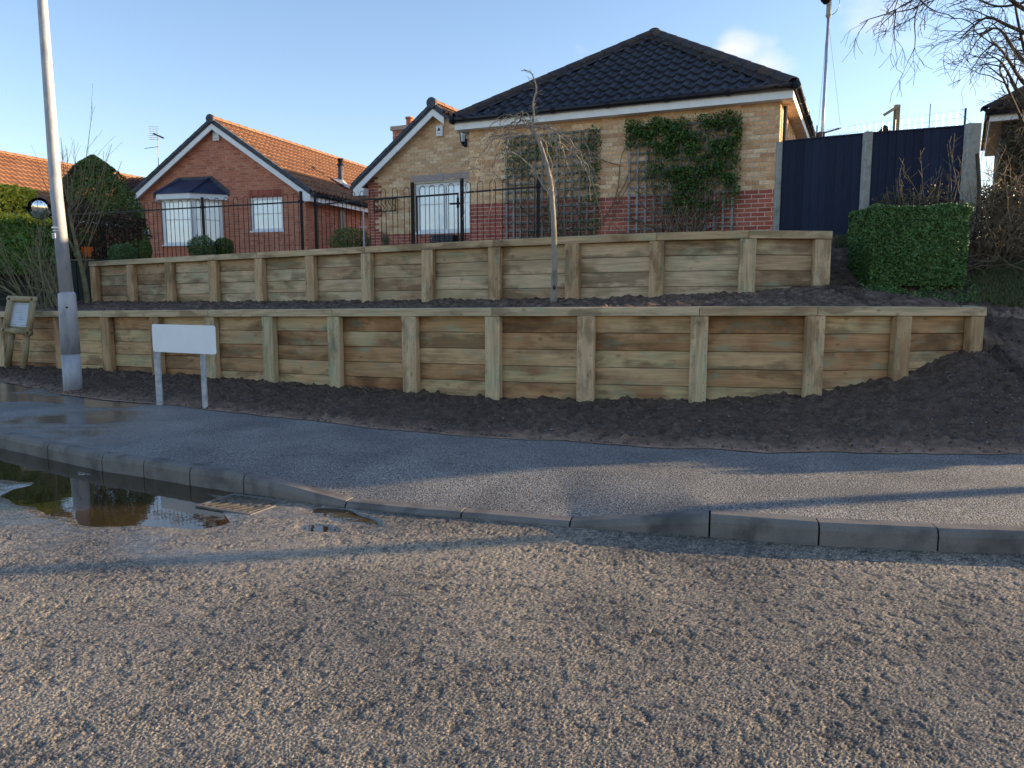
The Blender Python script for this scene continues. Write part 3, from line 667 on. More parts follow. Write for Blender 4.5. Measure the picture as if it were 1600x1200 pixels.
def tile_profile(x, kind='roll'):
    return .042*math.exp(-((x-.74)/.19)**2)-.010*math.exp(-((x-.3)/.2)**2)
def tile_mesh(w=.235, L_=.40):
    n = 12; vs = []; fs = []
    for yy, zz in ((0, .030), (0, .056), (L_, .012)):
        for k in range(n+1): vs.append((k/n*w, yy, zz+tile_profile(k/n) if not (yy == 0 and zz == .030) else .012+tile_profile(k/n)))
    for r in range(2):
        for k in range(n): fs.append((r*(n+1)+k, r*(n+1)+k+1, (r+1)*(n+1)+k+1, (r+1)*(n+1)+k))
    return vs, fs
def slope_tiles(org, ax, up, width, length, parent, m, clip=None, parts=False, gauge=.335, w=.235, name='tiles', jitter=.003):
    """tiles on one roof slope. org: eave start, ax along the eave, up: unit vector up the slope. clip: list of (point, outward normal)"""
    nrm = ax.cross(up).normalized()
    if nrm.z < 0: nrm = -nrm
    tv, tf = tile_mesh(w)
    sm = None; bm_all = MB()
    for r in range(int(math.ceil(length/gauge))):
        for c in range(-1, int(math.ceil(width/w))+1):
            o3 = org+ax*(c*w)+up*(r*gauge-.05)+nrm*random.uniform(0, jitter)
            R = Matrix((( ax.x, up.x, nrm.x, o3.x), (ax.y, up.y, nrm.y, o3.y), (ax.z, up.z, nrm.z, o3.z), (0, 0, 0, 1)))
            world = [R @ Vector(v) for v in tv]
            state = 'in'
            for (pc, nc) in (clip or ()):
                ds = [(v-pc).dot(nc) for v in world]
                if min(ds) > 0: state = 'out'; break
                if max(ds) > 0: state = 'cut'
            if state == 'out': continue
            if state == 'cut':
                bm = bmesh.new(); bv = [bm.verts.new(v) for v in world]
                for f in tf: bm.faces.new([bv[i] for i in f])
                for (pc, nc) in clip:
                    bmesh.ops.bisect_plane(bm, geom=bm.verts[:]+bm.edges[:]+bm.faces[:], plane_co=pc, plane_no=nc, clear_outer=True)
                if not bm.faces: bm.free(); continue
                bm.verts.index_update()
                vs = [v.co.copy() for v in bm.verts]; fs = [tuple(v.index for v in f.verts) for f in bm.faces]; bm.free()
                if parts:
                    q = MB(); q.add(vs, fs); q.build('roof_tile', m, parent, fix=False, Mw=R)
                else: bm_all.add(vs, fs)
            elif parts:
                if sm is None:
                    sm = bpy.data.meshes.new('roof_tile'); sm.from_pydata(tv, [], tf); sm.materials.append(m)
                place('roof_tile', sm, R, parent)
            else: bm_all.add(world, tf)
    if bm_all.v: bm_all.build(name, m, parent, fix=False)['kind'] = 'stuff'
def ridge_run(a, b, r, m, parent, name='ridge_tile', step=.42, up=Vector((0, 0, 1))):
    a = Vector(a); b = Vector(b); t = (b-a).normalized(); n = max(1, int((b-a).length/step)); st = (b-a).length/n
    y = up.cross(t).normalized(); z = t.cross(y); me = None
    for i in range(n):
        if me is None:
            mb = MB(); vs = []; k = 7
            for x, rr in ((0, r), (st*1.02, r*.93)):
                for q in range(k+1):
                    an = math.pi*(q/k); vs.append((x, math.cos(an)*rr, math.sin(an)*rr*.85-.02))
            for x, rr in ((0, r*.86), (st*1.02, r*.8)):
                for q in range(k+1):
                    an = math.pi*(q/k); vs.append((x, math.cos(an)*rr, math.sin(an)*rr*.85-.02))
            fs = [(q, q+1, k+1+q+1, k+1+q) for q in range(k)] + [(q, 2*(k+1)+q, 2*(k+1)+q+1, q+1) for q in range(k)]
            mb.add(vs, fs); o = mb.build(name, m, fix=False); me = o.data; bpy.data.objects.remove(o)
        o3 = a+t*(i*st)
        place(name, me, Matrix(((t.x, y.x, z.x, o3.x), (t.y, y.y, z.y, o3.y), (t.z, y.z, z.z, o3.z), (0, 0, 0, 1))), parent)

def window(F, s0, s1, z0, z1, d, parent, mull=(.5,), trans=(.42,), fr=.055, sill=True):
    """white framed casement; frame bars, panes"""
    f = MB(); D0, D1 = d, d+.07
    f.fbox(F, s0, s1, D0, D1, z0, z0+fr); f.fbox(F, s0, s1, D0, D1, z1-fr, z1)
    xs = [s0+fr/2]+[s0+(s1-s0)*q for q in mull]+[s1-fr/2]
    for x in xs: f.fbox(F, x-fr/2, x+fr/2, D0+.002, D1, z0+fr, z1-fr)
    zt = [z0+(z1-z0)*(1-q) for q in trans]
    for a, b in zip(xs[:-1], xs[1:]):
        for z in zt: f.fbox(F, a+fr/2, b-fr/2, D0+.012, D1, z-.012, z+.012)
    win = f.build('window_frame', M_['upvc'], parent)
    for a, b in zip(xs[:-1], xs[1:]):
        p = MB(); p.fbox(F, a+fr/2, b-fr/2, D0+.03, D0+.04, z0+fr, z1-fr); p.build('pane', M_['glass'], win)
    if sill:
        p = MB(); p.fbox(F, s0-.04, s1+.04, D0-.06, D0+.02, z0-.045, z0-.002); p.build('sill', M_['upvc'], win)
    return win

# ================================================================== MAIN BUFF BUNGALOW
FA = Frame((-.84, 15.6), (4.45, 13.2)); W = FA.W
EZ = 4.665; PLZ = 3.26; FZ = PLZ-.075*16
bun = thing('bungalow', tuple(FA(W/2, 0, GZ)), 'buff brick bungalow with dark hipped roof and two trellises on its wall', 'bungalow')
wall = MB(); wall.fbox(FA, 0, W, .002, .3, FZ, EZ); wl = wall.build('front_wall', M_['mort_b'], bun)
mm = MB(); mm.fbox(FA, .003, W-.003, -.0005, .05, FZ, PLZ-.003); mm.build('plinth_mortar', M_['mort_r'], wl)
brickwork(FA, 0, W, FZ, EZ, wl, lambda s, z: 'redb' if z < PLZ else 'buff', nparts=300)
# right side wall (sunlit) with its own frame
p0 = FA(W, 0, 0); p1 = FA(W, 9, 0); FS = Frame((p0.x, p0.y), (p1.x, p1.y))
wall = MB(); wall.fbox(FS, 0, 9, .002, .3, FZ, EZ); ws = wall.build('side_wall', M_['mort_b'], bun)
brickwork(FS, 0, 9, FZ, EZ, ws, lambda s, z: 'redb' if z < PLZ else 'buff', nparts=0)
mm = MB(); mm.fbox(FA, 0, .3, .32, 9, FZ, EZ); mm.build('left_wall', M_['mort_b'], bun)
# roof
OH = .21; RW = W+2*OH; half = RW/2; EG = 4.86; AP = EG+half*.66
rf_root = MB()
c = [FA(-OH, -OH, EG), FA(W+OH, -OH, EG), FA(W+OH, 9.3, EG), FA(-OH, 9.3, EG)]
ra = FA(W/2, -OH+half, AP); rb_ = FA(W/2, 9.3, AP)
rf_root.add([c[0], c[1], c[2], c[3], ra, rb_], [(0, 1, 4), (1, 2, 5, 4), (3, 0, 4, 5), (2, 3, 5), (0, 3, 2, 1)])
roof = rf_root.build('roof', M_['tile'], bun)
ax = FA.u; upf = (ra-FA(W/2, -OH, EG)).normalized()
hn1 = (ra-c[0]).cross(Vector((0, 0, 1))).normalized(); hn1 = hn1 if (c[1]-c[0]).dot(hn1) < 0 else -hn1
hn2 = (ra-c[1]).cross(Vector((0, 0, 1))).normalized(); hn2 = hn2 if (c[0]-c[1]).dot(hn2) < 0 else -hn2
slope_tiles(c[0], ax, upf, RW, (ra-FA(W/2, -OH, EG)).length, roof, M_['tile'], clip=[(c[0], hn1), (c[1], hn2)], parts=True)
upr = (ra-FA(W+OH, -OH+half, EG)).normalized()
slope_tiles(c[1], FA.w, upr, 9.6, 3.55, roof, M_['tile'], clip=[(c[1], -hn2)], name='side_tiles')
upl = (ra-FA(-OH, -OH+half, EG)).normalized()
slope_tiles(c[0], FA.w, upl, 9.6, 3.55, roof, M_['tile'], clip=[(c[0], -hn1)], name='side_tiles')
ridge_run(c[0]+Vector((0, 0, .045)), ra+Vector((0, 0, .05)), .13, M_['tile_grey'], roof, 'hip_tile')
ridge_run(c[1]+Vector((0, 0, .045)), ra+Vector((0, 0, .05)), .13, M_['tile_grey'], roof, 'hip_tile')
ridge_run(ra+Vector((0, 0, .05)), rb_+Vector((0, 0, .05)), .15, M_['tile_moss'], roof, 'ridge_tile')
# mortar bedding under the hips
for cc, hn in ((c[0], hn1), (c[1], hn2)):
    q = MB(); inn = -hn
    a_ = cc+Vector((0, 0, .02)); b_ = ra+Vector((0, 0, .02)); dirn = inn*.27
    nf = ax.cross(upf).normalized(); nf = nf if nf.z > 0 else -nf
    a2 = a_+dirn+Vector((0, 0, 0)); a2.z = a_.z+(-(nf.x*dirn.x+nf.y*dirn.y)/nf.z)+.055
    b2 = b_+dirn; b2.z = b_.z+(-(nf.x*dirn.x+nf.y*dirn.y)/nf.z)+.055
    q.add([a_+Vector((0, 0, .06)), b_+Vector((0, 0, .06)), b2, a2], [(0, 1, 2, 3)]); q.build('hip_mortar', M_['tile_moss'], roof, fix=False)
# eave: fascia, soffit, gutter
q = MB(); q.fbox(FA, -OH, W+OH, -OH, -OH+.02, EZ-.0, EG-.03); q.build('front_fascia', M_['fascia'], bun)
q = MB(); q.fbox(FA, -OH+.002, W+OH-.022, -OH+.022, .0, EZ+.001, EZ+.012); q.build('front_soffit', M_['fascia'], bun)
q = MB(); q.fbox(FA, W+OH-.02, W+OH, -OH+.021, 9.3, EZ, EG-.03); q.build('side_fascia', M_['fascia'], bun)
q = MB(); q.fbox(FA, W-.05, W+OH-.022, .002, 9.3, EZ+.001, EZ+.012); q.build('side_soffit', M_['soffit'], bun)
q = MB(); q.fbox(FA, -OH, -OH+.02, -OH+.021, 9.3, EZ, EG-.03); q.build('side_fascia', M_['fascia'], bun)
def gutter(a, b, parent, r=.055):
    a = Vector(a); b = Vector(b); q = MB(); q.tube([a, b], r, 10); g = q.build('gutter', M_['gutter'], parent, smooth=True)
    n = int((b-a).length/1.0)
    t = (b-a).normalized()
    for i in range(n+1):
        k = MB(); p = a+(b-a)*(i/max(1, n)); k.tube([p-t*.03, p+t*.03], r*1.22, 8); k.build('gutter_clip', M_['gutter'], g)
gutter(FA(-OH-.02, -OH-.055, EG-.015), FA(W+OH+.03, -OH-.055, EG-.015), bun)
gutter(FA(W+OH+.055, -OH-.05, EG-.015), FA(W+OH+.055, 9.3, EG-.015), bun)
gutter(FA(-OH-.055, -OH, EG-.015), FA(-OH-.055, 9.3, EG-.015), bun)
q = MB(); q.tube([FA(W+.06, .25, EZ-.02), FA(W+.06, .25, GZ)], .035, 8); q.build('downpipe', M_['gutter'], bun)

def cut_holes(o, F, holes):
    for (a, b, c_, d_) in holes:
        q = MB(); q.fbox(F, a, b, -.2, .14, c_, d_); ct = q.build('cutter', M_['gutter'])
        m = o.modifiers.new('cut', 'BOOLEAN'); m.operation = 'DIFFERENCE'; m.solver = 'EXACT'; m.object = ct
        bpy.context.view_layer.update(); dg = bpy.context.evaluated_depsgraph_get()
        me = bpy.data.meshes.new_from_object(o.evaluated_get(dg)); o.modifiers.clear(); o.data = me; bpy.data.objects.remove(ct)
# ------------------------------------------------------------------ generic gabled house
def gable_house(F, W, depth, ez, az, base, parent, brick, mortar, rtile, holes=(), nparts=0, oh=.28, colour=None, brick_side=True, sidecol=None, tilefront='verge', cut=None, whole=()):
    mid = W/2; sl = (az-ez)/mid
    ezr, cz_s = (ez, W) if cut is None else (az-sl*cut, mid+cut)
    wl = MB(); out = [(0, base), (W, base), (W, ezr)]+([(cz_s, ezr)] if cut else [])+[(mid, az), (0, ez)]; no_ = len(out)
    wl.add([F(a, .002, b) for a, b in out]+[F(a, .3, b) for a, b in out], [tuple(range(no_)), tuple(reversed(range(no_, 2*no_)))]+[(i, i+no_, (i+1) % no_+no_, (i+1) % no_) for i in range(no_)])
    wall = wl.build('front_wall', M_[mortar], parent); cut_holes(wall, F, whole)
    def lim(z): 
        if z < ez: return (0, W)
        k = (z-ez)/sl; return (k+.02, W if z < ezr and cut else W-k-.02)
    brickwork(F, 0, W, base, az, wall, colour or (lambda s, z: brick), limits=lim, holes=holes, nparts=nparts)
    pr0 = F(W, 0, 0); pr1 = F(W, depth, 0); FR = Frame((pr0.x, pr0.y), (pr1.x, pr1.y))
    q = MB(); q.fbox(FR, .01, depth, .002, .3, base, ez); sw = q.build('side_wall', M_[mortar], parent)
    if brick_side: brickwork(FR, 0, depth, base, ez, sw, sidecol or (lambda s, z: brick))
    q = MB(); q.fbox(F, 0.0, .3, .31, depth, base, ez); q.build('side_wall', M_[mortar], parent)
    q = MB(); q.add([F(0, depth, base), F(W, depth, base), F(W, depth, ez), F(mid, depth, az), F(0, depth, ez)], [(0, 1, 2, 3, 4)]); q.build('rear_wall', M_[mortar], parent)
    # roof slopes as thin slabs + tile sheet
    th = .10; ex = .30; dz = .12
    rfm = MB()
    for sgn in (-1, 1):
        s_e = mid+sgn*(mid+ex); z_e = ez-ex*sl+dz; zt = az+dz
        if cut and sgn > 0: s_e = mid+cut; z_e = az-sl*cut+dz
        pts = [F(s_e, -oh, z_e), F(mid, -oh, zt), F(mid, depth+oh, zt), F(s_e, depth+oh, z_e)]
        rfm.poly(pts, (0, 0, -th))
    roof = rfm.build('roof', M_[tilefront], parent)
    for sgn in (-1, 1):
        s_e = mid+sgn*(mid+ex); z_e = ez-ex*sl+dz
        if cut and sgn > 0: s_e = mid+cut; z_e = az-sl*cut+dz
        e0 = F(s_e, -oh, z_e); tp = F(mid, -oh, az+dz)
        slope_tiles(e0, F.w, (tp-e0).normalized(), depth+2*oh, (tp-e0).length-.05, roof, M_[rtile], name='slope_tiles',
                    clip=[(F(0, -oh+.01, 0), -F.w), (F(0, depth+oh, 0), F.w), (F(mid, 0, 0), -F.u*sgn)])
        # verge: row of tile ends up the gable
        n = int((tp-e0).length/.33)
        for k in range(n):
            a = e0+(tp-e0)*(k/n); b = e0+(tp-e0)*((k+1.05)/n)
            v = MB(); v.bar(a+F.w*.06+Vector((0, 0, .0)), b+F.w*.06+Vector((0, 0, .01)), .16, .085); v.build('verge_tile', M_[tilefront], roof)
        # barge board + box end
        a = F(s_e, -oh+.02, z_e-.11); b = F(mid, -oh+.02, az+dz-.11)
        v = MB(); v.add([a, b, b-Vector((0, 0, .17)), a-Vector((0, 0, .17)), a+F.w*.03, b+F.w*.03, b+F.w*.03-Vector((0, 0, .17)), a+F.w*.03-Vector((0, 0, .17))],
                        [(0, 1, 2, 3), (7, 6, 5, 4), (0, 4, 5, 1), (3, 2, 6, 7), (0, 3, 7, 4), (1, 5, 6, 2)])
        v.build('barge_board', M_['fascia'], parent)
        if cut and sgn > 0: continue
        sA, sB = sorted((mid+sgn*(mid+ex-.02), mid+sgn*(mid-.03)))
        v = MB(); v.fbox(F, sA, sB, -oh+.022, .0, z_e-.29, z_e-.10); v.build('box_end', M_['fascia'], parent)
        v = MB(); v.fbox(F, *sorted((mid+sgn*(mid+ex-.02), mid+sgn*(mid+ex))), .01, depth, z_e-.28, z_e-.10); v.build('eaves_fascia', M_['fascia'], parent)
        gutter(F(mid+sgn*(mid+ex+.05), -oh+.05, z_e-.09), F(mid+sgn*(mid+ex+.05), depth, z_e-.09), parent)
        v = MB(); v.add([F(mid+sgn*(mid+ex-.02), -oh+.05, z_e-.16), F(mid, -oh+.05, az+dz-.16), F(mid, .0, az+dz-.16), F(mid+sgn*(mid+ex-.02), .0, z_e-.16)], [(0, 1, 2, 3)])
        v.build('gable_soffit', M_['fascia'], parent, fix=False)
    ridge_run(F(mid, -oh-.02, az+dz+.03), F(mid, depth+oh, az+dz+.03), .14, M_[rtile] if rtile == 'tile_or' else M_['tile_moss'], roof)
    v = MB(); v.tube([F(mid, -oh-.06, az+dz+.02), F(mid, -oh+.04, az+dz+.02)], .135, 12); v.build('ridge_end', M_[tilefront], roof)
    return wall, roof

# ------------------------------------------------------------------ buff gabled wing, behind on the left
gm = P(685, 330, 20.0); gl = Vector((gm.x, gm.y, 0))-FA.u*2.15; gr = Vector((gm.x, gm.y, 0))+FA.u*2.15
FG = Frame(gl, gr)
wing = thing('gabled_wing', tuple(FG(2.15, 0, GZ)), 'buff brick gabled wing with white window under a stone lintel', 'bungalow')
s0, z1 = FG.on(648, 285.5); s1, z0 = FG.on(737, 364); zeG = FG.on(575, 283)[1]; zaG = FG.on(685, 170)[1]-.05
lz0 = FG.on(688, 282)[1]; lz1 = FG.on(688, 272)[1]; sl0 = FG.on(643, 280)[0]
wz0 = FG.on(690, 363)[1]; wz1 = FG.on(690, 285)[1]
base = wz0-.075*14
zpl = FG.on(620, 366)[1]
gable_house(FG, FG.W, 9, zeG, zaG, base, wing, 'buff', 'mort_b', 'tile_or', holes=[(s0, s1, wz0, wz1), (sl0, s1, lz0-.01, lz1+.01)],
            colour=lambda s, z: 'redb' if (z < zpl or s < .26+.11*(int((z-base)/.3) % 2)) else 'buff', brick_side=False, oh=.25, cut=.30, whole=[(s0, s1, wz0, wz1)])
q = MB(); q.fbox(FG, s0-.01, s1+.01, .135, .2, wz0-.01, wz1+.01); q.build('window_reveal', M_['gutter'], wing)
window(FG, s0+.01, s1-.01, wz0+.01, wz1-.003, .04, wing, mull=(.52,), trans=(.42,), fr=.075)
q = MB(); sm_ = (sl0+s1)/2; q.fbox(FG, sl0, sm_-.08, -.012, .1, lz0, lz1); q.fbox(FG, sm_+.08, s1, -.012, .1, lz0, lz1); q.build('lintel', M_['stone'], wing)
q = MB(); q.fbox(FG, sm_-.078, sm_+.078, -.02, .1, lz0-.005, lz1+.03); q.build('keystone', M_['stone'], wing)
# chimney of the wing
cs, cz_ = FG.on(632, 200, 1.6)
q = MB(); q.fbox(FG, cs-.28, cs+.3, 1.45, 2.05, zeG, FG.on(632, 198, 1.5)[1]); ch = q.build('chimney', M_['mort_rh'], wing)
for side in (0,):
    FCH = Frame(FG(cs-.29, 1.44, 0).xy, FG(cs+.31, 1.44, 0).xy)
    brickwork(FCH, 0, FCH.W, zeG+.5, FG.on(632, 198, 1.5)[1]-.02, ch, lambda s, z: 'redhouse', d=0)
q = MB(); zt = FG.on(632, 198, 1.5)[1]; q.fbox(FG, cs-.34, cs+.36, 1.39, 2.11, zt-.09, zt+.02); q.build('chimney_cap', M_['mort_rh'], ch)
ps = FG.on(640, 190, 1.75)[0]
q = MB(); q.tube([FG(ps, 1.75, zt+.02), FG(ps, 1.75, zt+.08), FG(ps, 1.75, zt+.24), FG(ps, 1.75, zt+.25), FG(ps, 1.75, zt+.30)], [.13, .10, .095, .12, .12], 14); q.build('chimney_pot', M_['pot'], ch, smooth=False)
def alarm_box(F, px, py, lab, wpx=10, hpx=17, tri=True):
    s, z = F.on(px, py); sc = F.on(px+wpx/2, py)[0]-F.on(px-wpx/2, py)[0]; h = F.on(px, py-hpx/2)[1]-F.on(px, py+hpx/2)[1]
    t = thing('alarm_box', tuple(F(s, 0, z)), lab, 'alarm box', 'white alarm boxes on the gables')
    q = MB(); q.fbox(F, s-sc/2, s+sc/2, -.07, -.012, z-h/2, z+h/2); q.build('cover', M_['upvc'], t, bevel=.012)
    if tri:
        q = MB(); q.add([F(s-.05, -.072, z-.0), F(s+.05, -.072, z-.0), F(s, -.072, z+.09)], [(0, 1, 2)]); q.build('triangle_mark', M_['ink'], t, fix=False)
    q = MB(); q.fbox(F, s-sc*.3, s+sc*.3, -.075, -.071, z-h*.28, z-h*.22); q.build('print_line', M_['ink2'], t)
alarm_box(FG, 688, 205, 'white alarm box with dark triangle on the buff gable')
# wall lantern on the wing, under the corner of the bungalow's eaves
s, z = FG.on(728, 217); t = thing('wall_lantern', tuple(FG(s, 0, z)), 'black carriage lantern on the buff wall beside the bungalow eaves', 'lantern')
q = MB(); q.tube([FG(s, -.16, z+.22), FG(s, -.16, z+.19), FG(s, -.16, z+.15), FG(s, -.16, z+.13)], [.01, .03, .10, .11], 6); q.build('roof', M_['iron'], t)
q = MB(); q.tube([FG(s, -.16, z+.13), FG(s, -.16, z-.10)], [.085, .05], 6); q.build('glass', M_['glass'], t)
q = MB()
for k in range(6):
    a = k*math.pi/3; q.bar(FG(s+.09*math.cos(a), -.16+.09*math.sin(a), z+.13), FG(s+.055*math.cos(a), -.16+.055*math.sin(a), z-.1), .012, .012)
q.tube([FG(s, -.16, z-.1), FG(s, -.16, z-.13), FG(s, -.16, z-.2)], [.06, .04, .01], 6); q.build('cage', M_['iron'], t)
q = MB(); q.tube([FG(s, -.0, z-.13), FG(s, -.08, z-.2), FG(s, -.15, z-.15)], .012, 5); q.fbox(FG, s-.04, s+.04, -.012, 0, z-.2, z+.0); q.build('bracket', M_['iron'], t)
# scrolled wire plant holder on the wing wall
a0, zt_ = FG.on(588, 313); a1, zb_ = FG.on(622, 330)
t = thing('wire_plant_holder', tuple(FG(a0, 0, zb_)), 'scrolled wire plant holder on buff wall left of the window', 'plant holder')
q = MB()
for z in (zt_, zb_): q.tube([FG(a0, -.12, z), FG(a1, -.12, z)], .012, 5)
nS = 6
for k in range(nS):
    sx = a0+(a1-a0)*(k+.5)/nS; hh_ = (zt_-zb_)
    q.tube([FG(sx+.05*math.sin(u*6.28), -.12, zb_+hh_*u) for u in np.linspace(0, 1, 9)], .009, 4)
for x in (a0, a1): q.tube([FG(x, 0, zb_), FG(x, -.12, zb_), FG(x, -.12, zt_), FG(x, 0, zt_)], .01, 4)
q.build('wire_frame', M_['iron'], t)
# planter below the wing window
a0, zt_ = FG.on(677, 368, -.5); a1, zb_ = FG.on(712, 377, -.5)
t = thing('slatted_planter', tuple(FG(a0, -.5, zb_)), 'dark slatted trough planter on the ground below white window', 'planter')
q = MB(); q.fbox(FG, a0+.03, a1-.03, -.62, -.35, zb_-.1, zt_); q.build('trough', M_['gutter'], t)
for k in range(4):
    q = MB(); zz = zb_-.02+(zt_-zb_)*k/3.2; q.fbox(FG, a0, a1, -.66, -.63, zz, zz+.03); q.build('slat', M_['verge'], t)

# ================================================================== RED BRICK HOUSE
rl = P(219, 330, 25.2); rr = P(478, 330, 23.5); FH = Frame(rl.xy, rr.xy)
house = thing('red_brick_house', tuple(FH(FH.W/2, 0, GZ)), 'red brick gabled house with white bay window and orange roof', 'house')
ezH = FH.on(478, 296)[1]; azH = FH.on(333, 196)[1]
w0, wt = FH.on(390, 308); w1, _ = FH.on(441, 308); wb = FH.on(415, 361)[1]; wt = FH.on(415, 308)[1]
y0, bt = FH.on(252, 312); y1, _ = FH.on(347, 312); bt = FH.on(300, 311)[1]; bb = FH.on(300, 384)[1]
hd1 = FH.on(415, 296)[1]
base = bb-.075*14
wallH, roofH = gable_house(FH, FH.W, 13, ezH, azH, base, house, 'redhouse', 'mort_rh', 'tile_or',
    holes=[(w0, w1, wb, wt), (w0-.06, w1+.06, wt, hd1), (y0, y1, bb, bt)], oh=.25, whole=[(w0, w1, wb, wt)])
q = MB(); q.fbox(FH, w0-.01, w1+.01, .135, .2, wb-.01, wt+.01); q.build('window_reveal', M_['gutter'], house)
window(FH, w0+.01, w1-.01, wb+.01, wt-.002, .04, house, mull=(), trans=(.48,), fr=.07)
hs = MB(); n = 15
for k in range(n): 
    a = w0-.05+(w1-w0+.1)*k/n; hs.fbox(FH, a+.004, a+(w1-w0+.1)/n-.004, -.012, .05, wt+.003, hd1-.003)
hs.build('soldier_bricks', M_['redb'], wallH)['kind'] = 'stuff'
# bay window: three facets
bd = .62; bs = [(y0, 0), (y0+.55, -bd), (y1-.62, -bd), (y1, 0)]
bay = MB()
bay.add([FH(s, d, bb-1) for s, d in bs]+[FH(s, d, bb-.05) for s, d in bs], [(0, 1, 5, 4), (1, 2, 6, 5), (2, 3, 7, 6), (4, 5, 6, 7)])
by_ = bay.build('bay_base', M_['redhouse'], house)
for (a, b) in zip(bs[:-1], bs[1:]):
    pa = FH(a[0], a[1], 0); pb = FH(b[0], b[1], 0); Fb = Frame(pa.xy, pb.xy)
    window(Fb, .01, Fb.W-.01, bb, bt-.08, 0, house, mull=(), trans=(.44,), fr=.075)
fz = bt-.08
ro = .17; bo = [(y0-ro-.05, .0), (y0+.5, -bd-ro), (y1-.55, -bd-ro), (y1+ro+.05, .0)]
q = MB(); q.add([FH(s, d, fz) for s, d in bo]+[FH(s, d, fz+.16) for s, d in bo], [(0, 1, 5, 4), (1, 2, 6, 5), (2, 3, 7, 6), (4, 5, 6, 7), (3, 2, 1, 0)]); q.build('bay_fascia', M_['upvc'], house)
btop = FH.on(307, 281)[1]; t0 = FH.on(283, 283)[0]; t1 = FH.on(328, 283)[0]
q = MB(); e = [(s+(.04 if i > 1 else -.04), d-.04 if 0 < i < 3 else d) for i, (s, d) in enumerate(bo)]
q.add([FH(s, d, fz+.162) for s, d in e]+[FH(t0, -.03, btop), FH(t1, -.03, btop)], [(0, 1, 4), (1, 2, 5, 4), (2, 3, 5), (3, 2, 1, 0)])
cn = q.build('bay_roof', M_['lead'], house)
for (a, b) in ((e[1], (t0, -.03)), (e[2], (t1, -.03))):
    q = MB(); q.tube([FH(a[0], a[1], fz+.18), FH(b[0], b[1], btop+.02)], .04, 6); q.build('hip_roll', M_['lead'], cn)
for (a, b) in (((e[0][0]-.02, fz+.18), (t0-.05, btop)), ((t1+.05, btop), (e[3][0]+.02, fz+.18)), ((t0-.05, btop), (t1+.05, btop))):
    nst = 11
    for k in range(nst):
        f = k/nst; s_ = a[0]+(b[0]-a[0])*f; z_ = a[1]+(b[1]-a[1])*f; s2 = a[0]+(b[0]-a[0])*(k+1)/nst
        z2 = a[1]+(b[1]-a[1])*(k+1)/nst
        q = MB(); q.fbox(FH, min(s_, s2)-.005, max(s_, s2)+.005, -.022, -.0105, min(z_, z2)-.05, max(z_, z2)+.09); q.build('lead_flashing', M_['verge'], cn)
alarm_box(FH, 339, 213, 'plain white alarm box under the red house gable peak', 10, 15, tri=False)
s, z = FH.on(231, 363); t = thing('meter_box', tuple(FH(s, 0, z)), 'small white box on red brick wall left of bay window', 'box')
q = MB(); q.fbox(FH, s-.09, s+.09, -.06, -.012, z-.08, z+.08); q.build('cover', M_['upvc'], t, bevel=.01)
q = MB(); q.fbox(FH, s-.006, s+.006, -.064, -.0605, z-.07, z+.07); q.build('seam', M_['ink2'], t)
# flue on the sunlit roof slope
sf = FH.W*.5+2.5
pp0 = FH(FH.W/2, 0, azH+.12); sd_ = (FH.u+Vector((0, 0, -(azH-ezH)/(FH.W/2)))).normalized(); pn = FH.w.cross(sd_); rr1 = ray(533, 293); C_ = Vector((0, 0, CAMZ))
fp = C_+rr1*((pp0-C_).dot(pn)/rr1.dot(pn)); rel = fp-FH.o; s = rel.dot(FH.u); d = rel.dot(FH.w)
zr = azH+.12-(azH-ezH)/(FH.W/2)*(s-FH.W/2)
t = thing('roof_flue', tuple(FH(s, d, zr)), 'slim dark flue pipe on the right roof slope of the red house', 'flue')
q = MB(); q.tube([FH(s, d, zr-.1), FH(s, d, zr+.75)], .09, 10); q.build('pipe', M_['verge'], t, smooth=True)
q = MB(); q.tube([FH(s, d, zr+.72), FH(s, d, zr+.76), FH(s, d, zr+.80), FH(s, d, zr+.95)], [.13, .13, .07, .11], 10); q.build('cowl', M_['gutter'], t)
q = MB(); q.add([FH(s-.2, d-.2, zr+.27), FH(s+.3, d-.2, zr-.02), FH(s+.3, d+.2, zr-.02), FH(s-.2, d+.2, zr+.27), FH(s, d, zr+.34)], [(0, 1, 4), (1, 2, 4), (2, 3, 4), (3, 0, 4)]); q.build('flashing', M_['grey'], t)
# door and window shapes on the side wall
pr0 = FH(FH.W, 0, 0); pr1 = FH(FH.W, 13, 0); FHS = Frame(pr0.xy, pr1.xy)
a0, z1 = FHS.on(530, 326); a1, _ = FHS.on(537, 326)
q = MB(); q.fbox(FHS, a0, a1, -.03, -.012, base, z1); q.build('side_door', M_['gutter'], house)
# television aerial on the red house's far slope
ap = P(245, 262, 27.5); top = P(247, 210, 27.5)
t = thing('tv_aerial', tuple(ap-Vector((0, 0, 1))), 'grid television aerial on a thin pole left of the red gable', 'aerial')
q = MB(); q.tube([ap-Vector((0, 0, 1.2)), top], .013, 6); q.build('pole', M_['grey'], t)
ax_ = P(240, 209, 27.5); bx_ = P(256, 216, 27.3)
q = MB(); q.tube([ax_, bx_], .03, 5); q.build('boom', M_['verge'], t)
q = MB()
for k in range(7):
    z = .42*(k/6-.5); q.tube([ax_+Vector((-.18, 0, z+.02)), ax_+Vector((.18, 0, z+.02))], .007, 4)
for x in (-.16, -.05, .05, .16): q.tube([ax_+Vector((x, 0, -.2)), ax_+Vector((x, 0, .24))], .006, 4)
q.build('reflector_grid', M_['mast'], t)
c1 = P(226, 232, 27.5); c2 = P(248, 229, 27.5); q = MB(); q.tube([c1, c2], .01, 4); q.build('side_arm', M_['verge'], t)

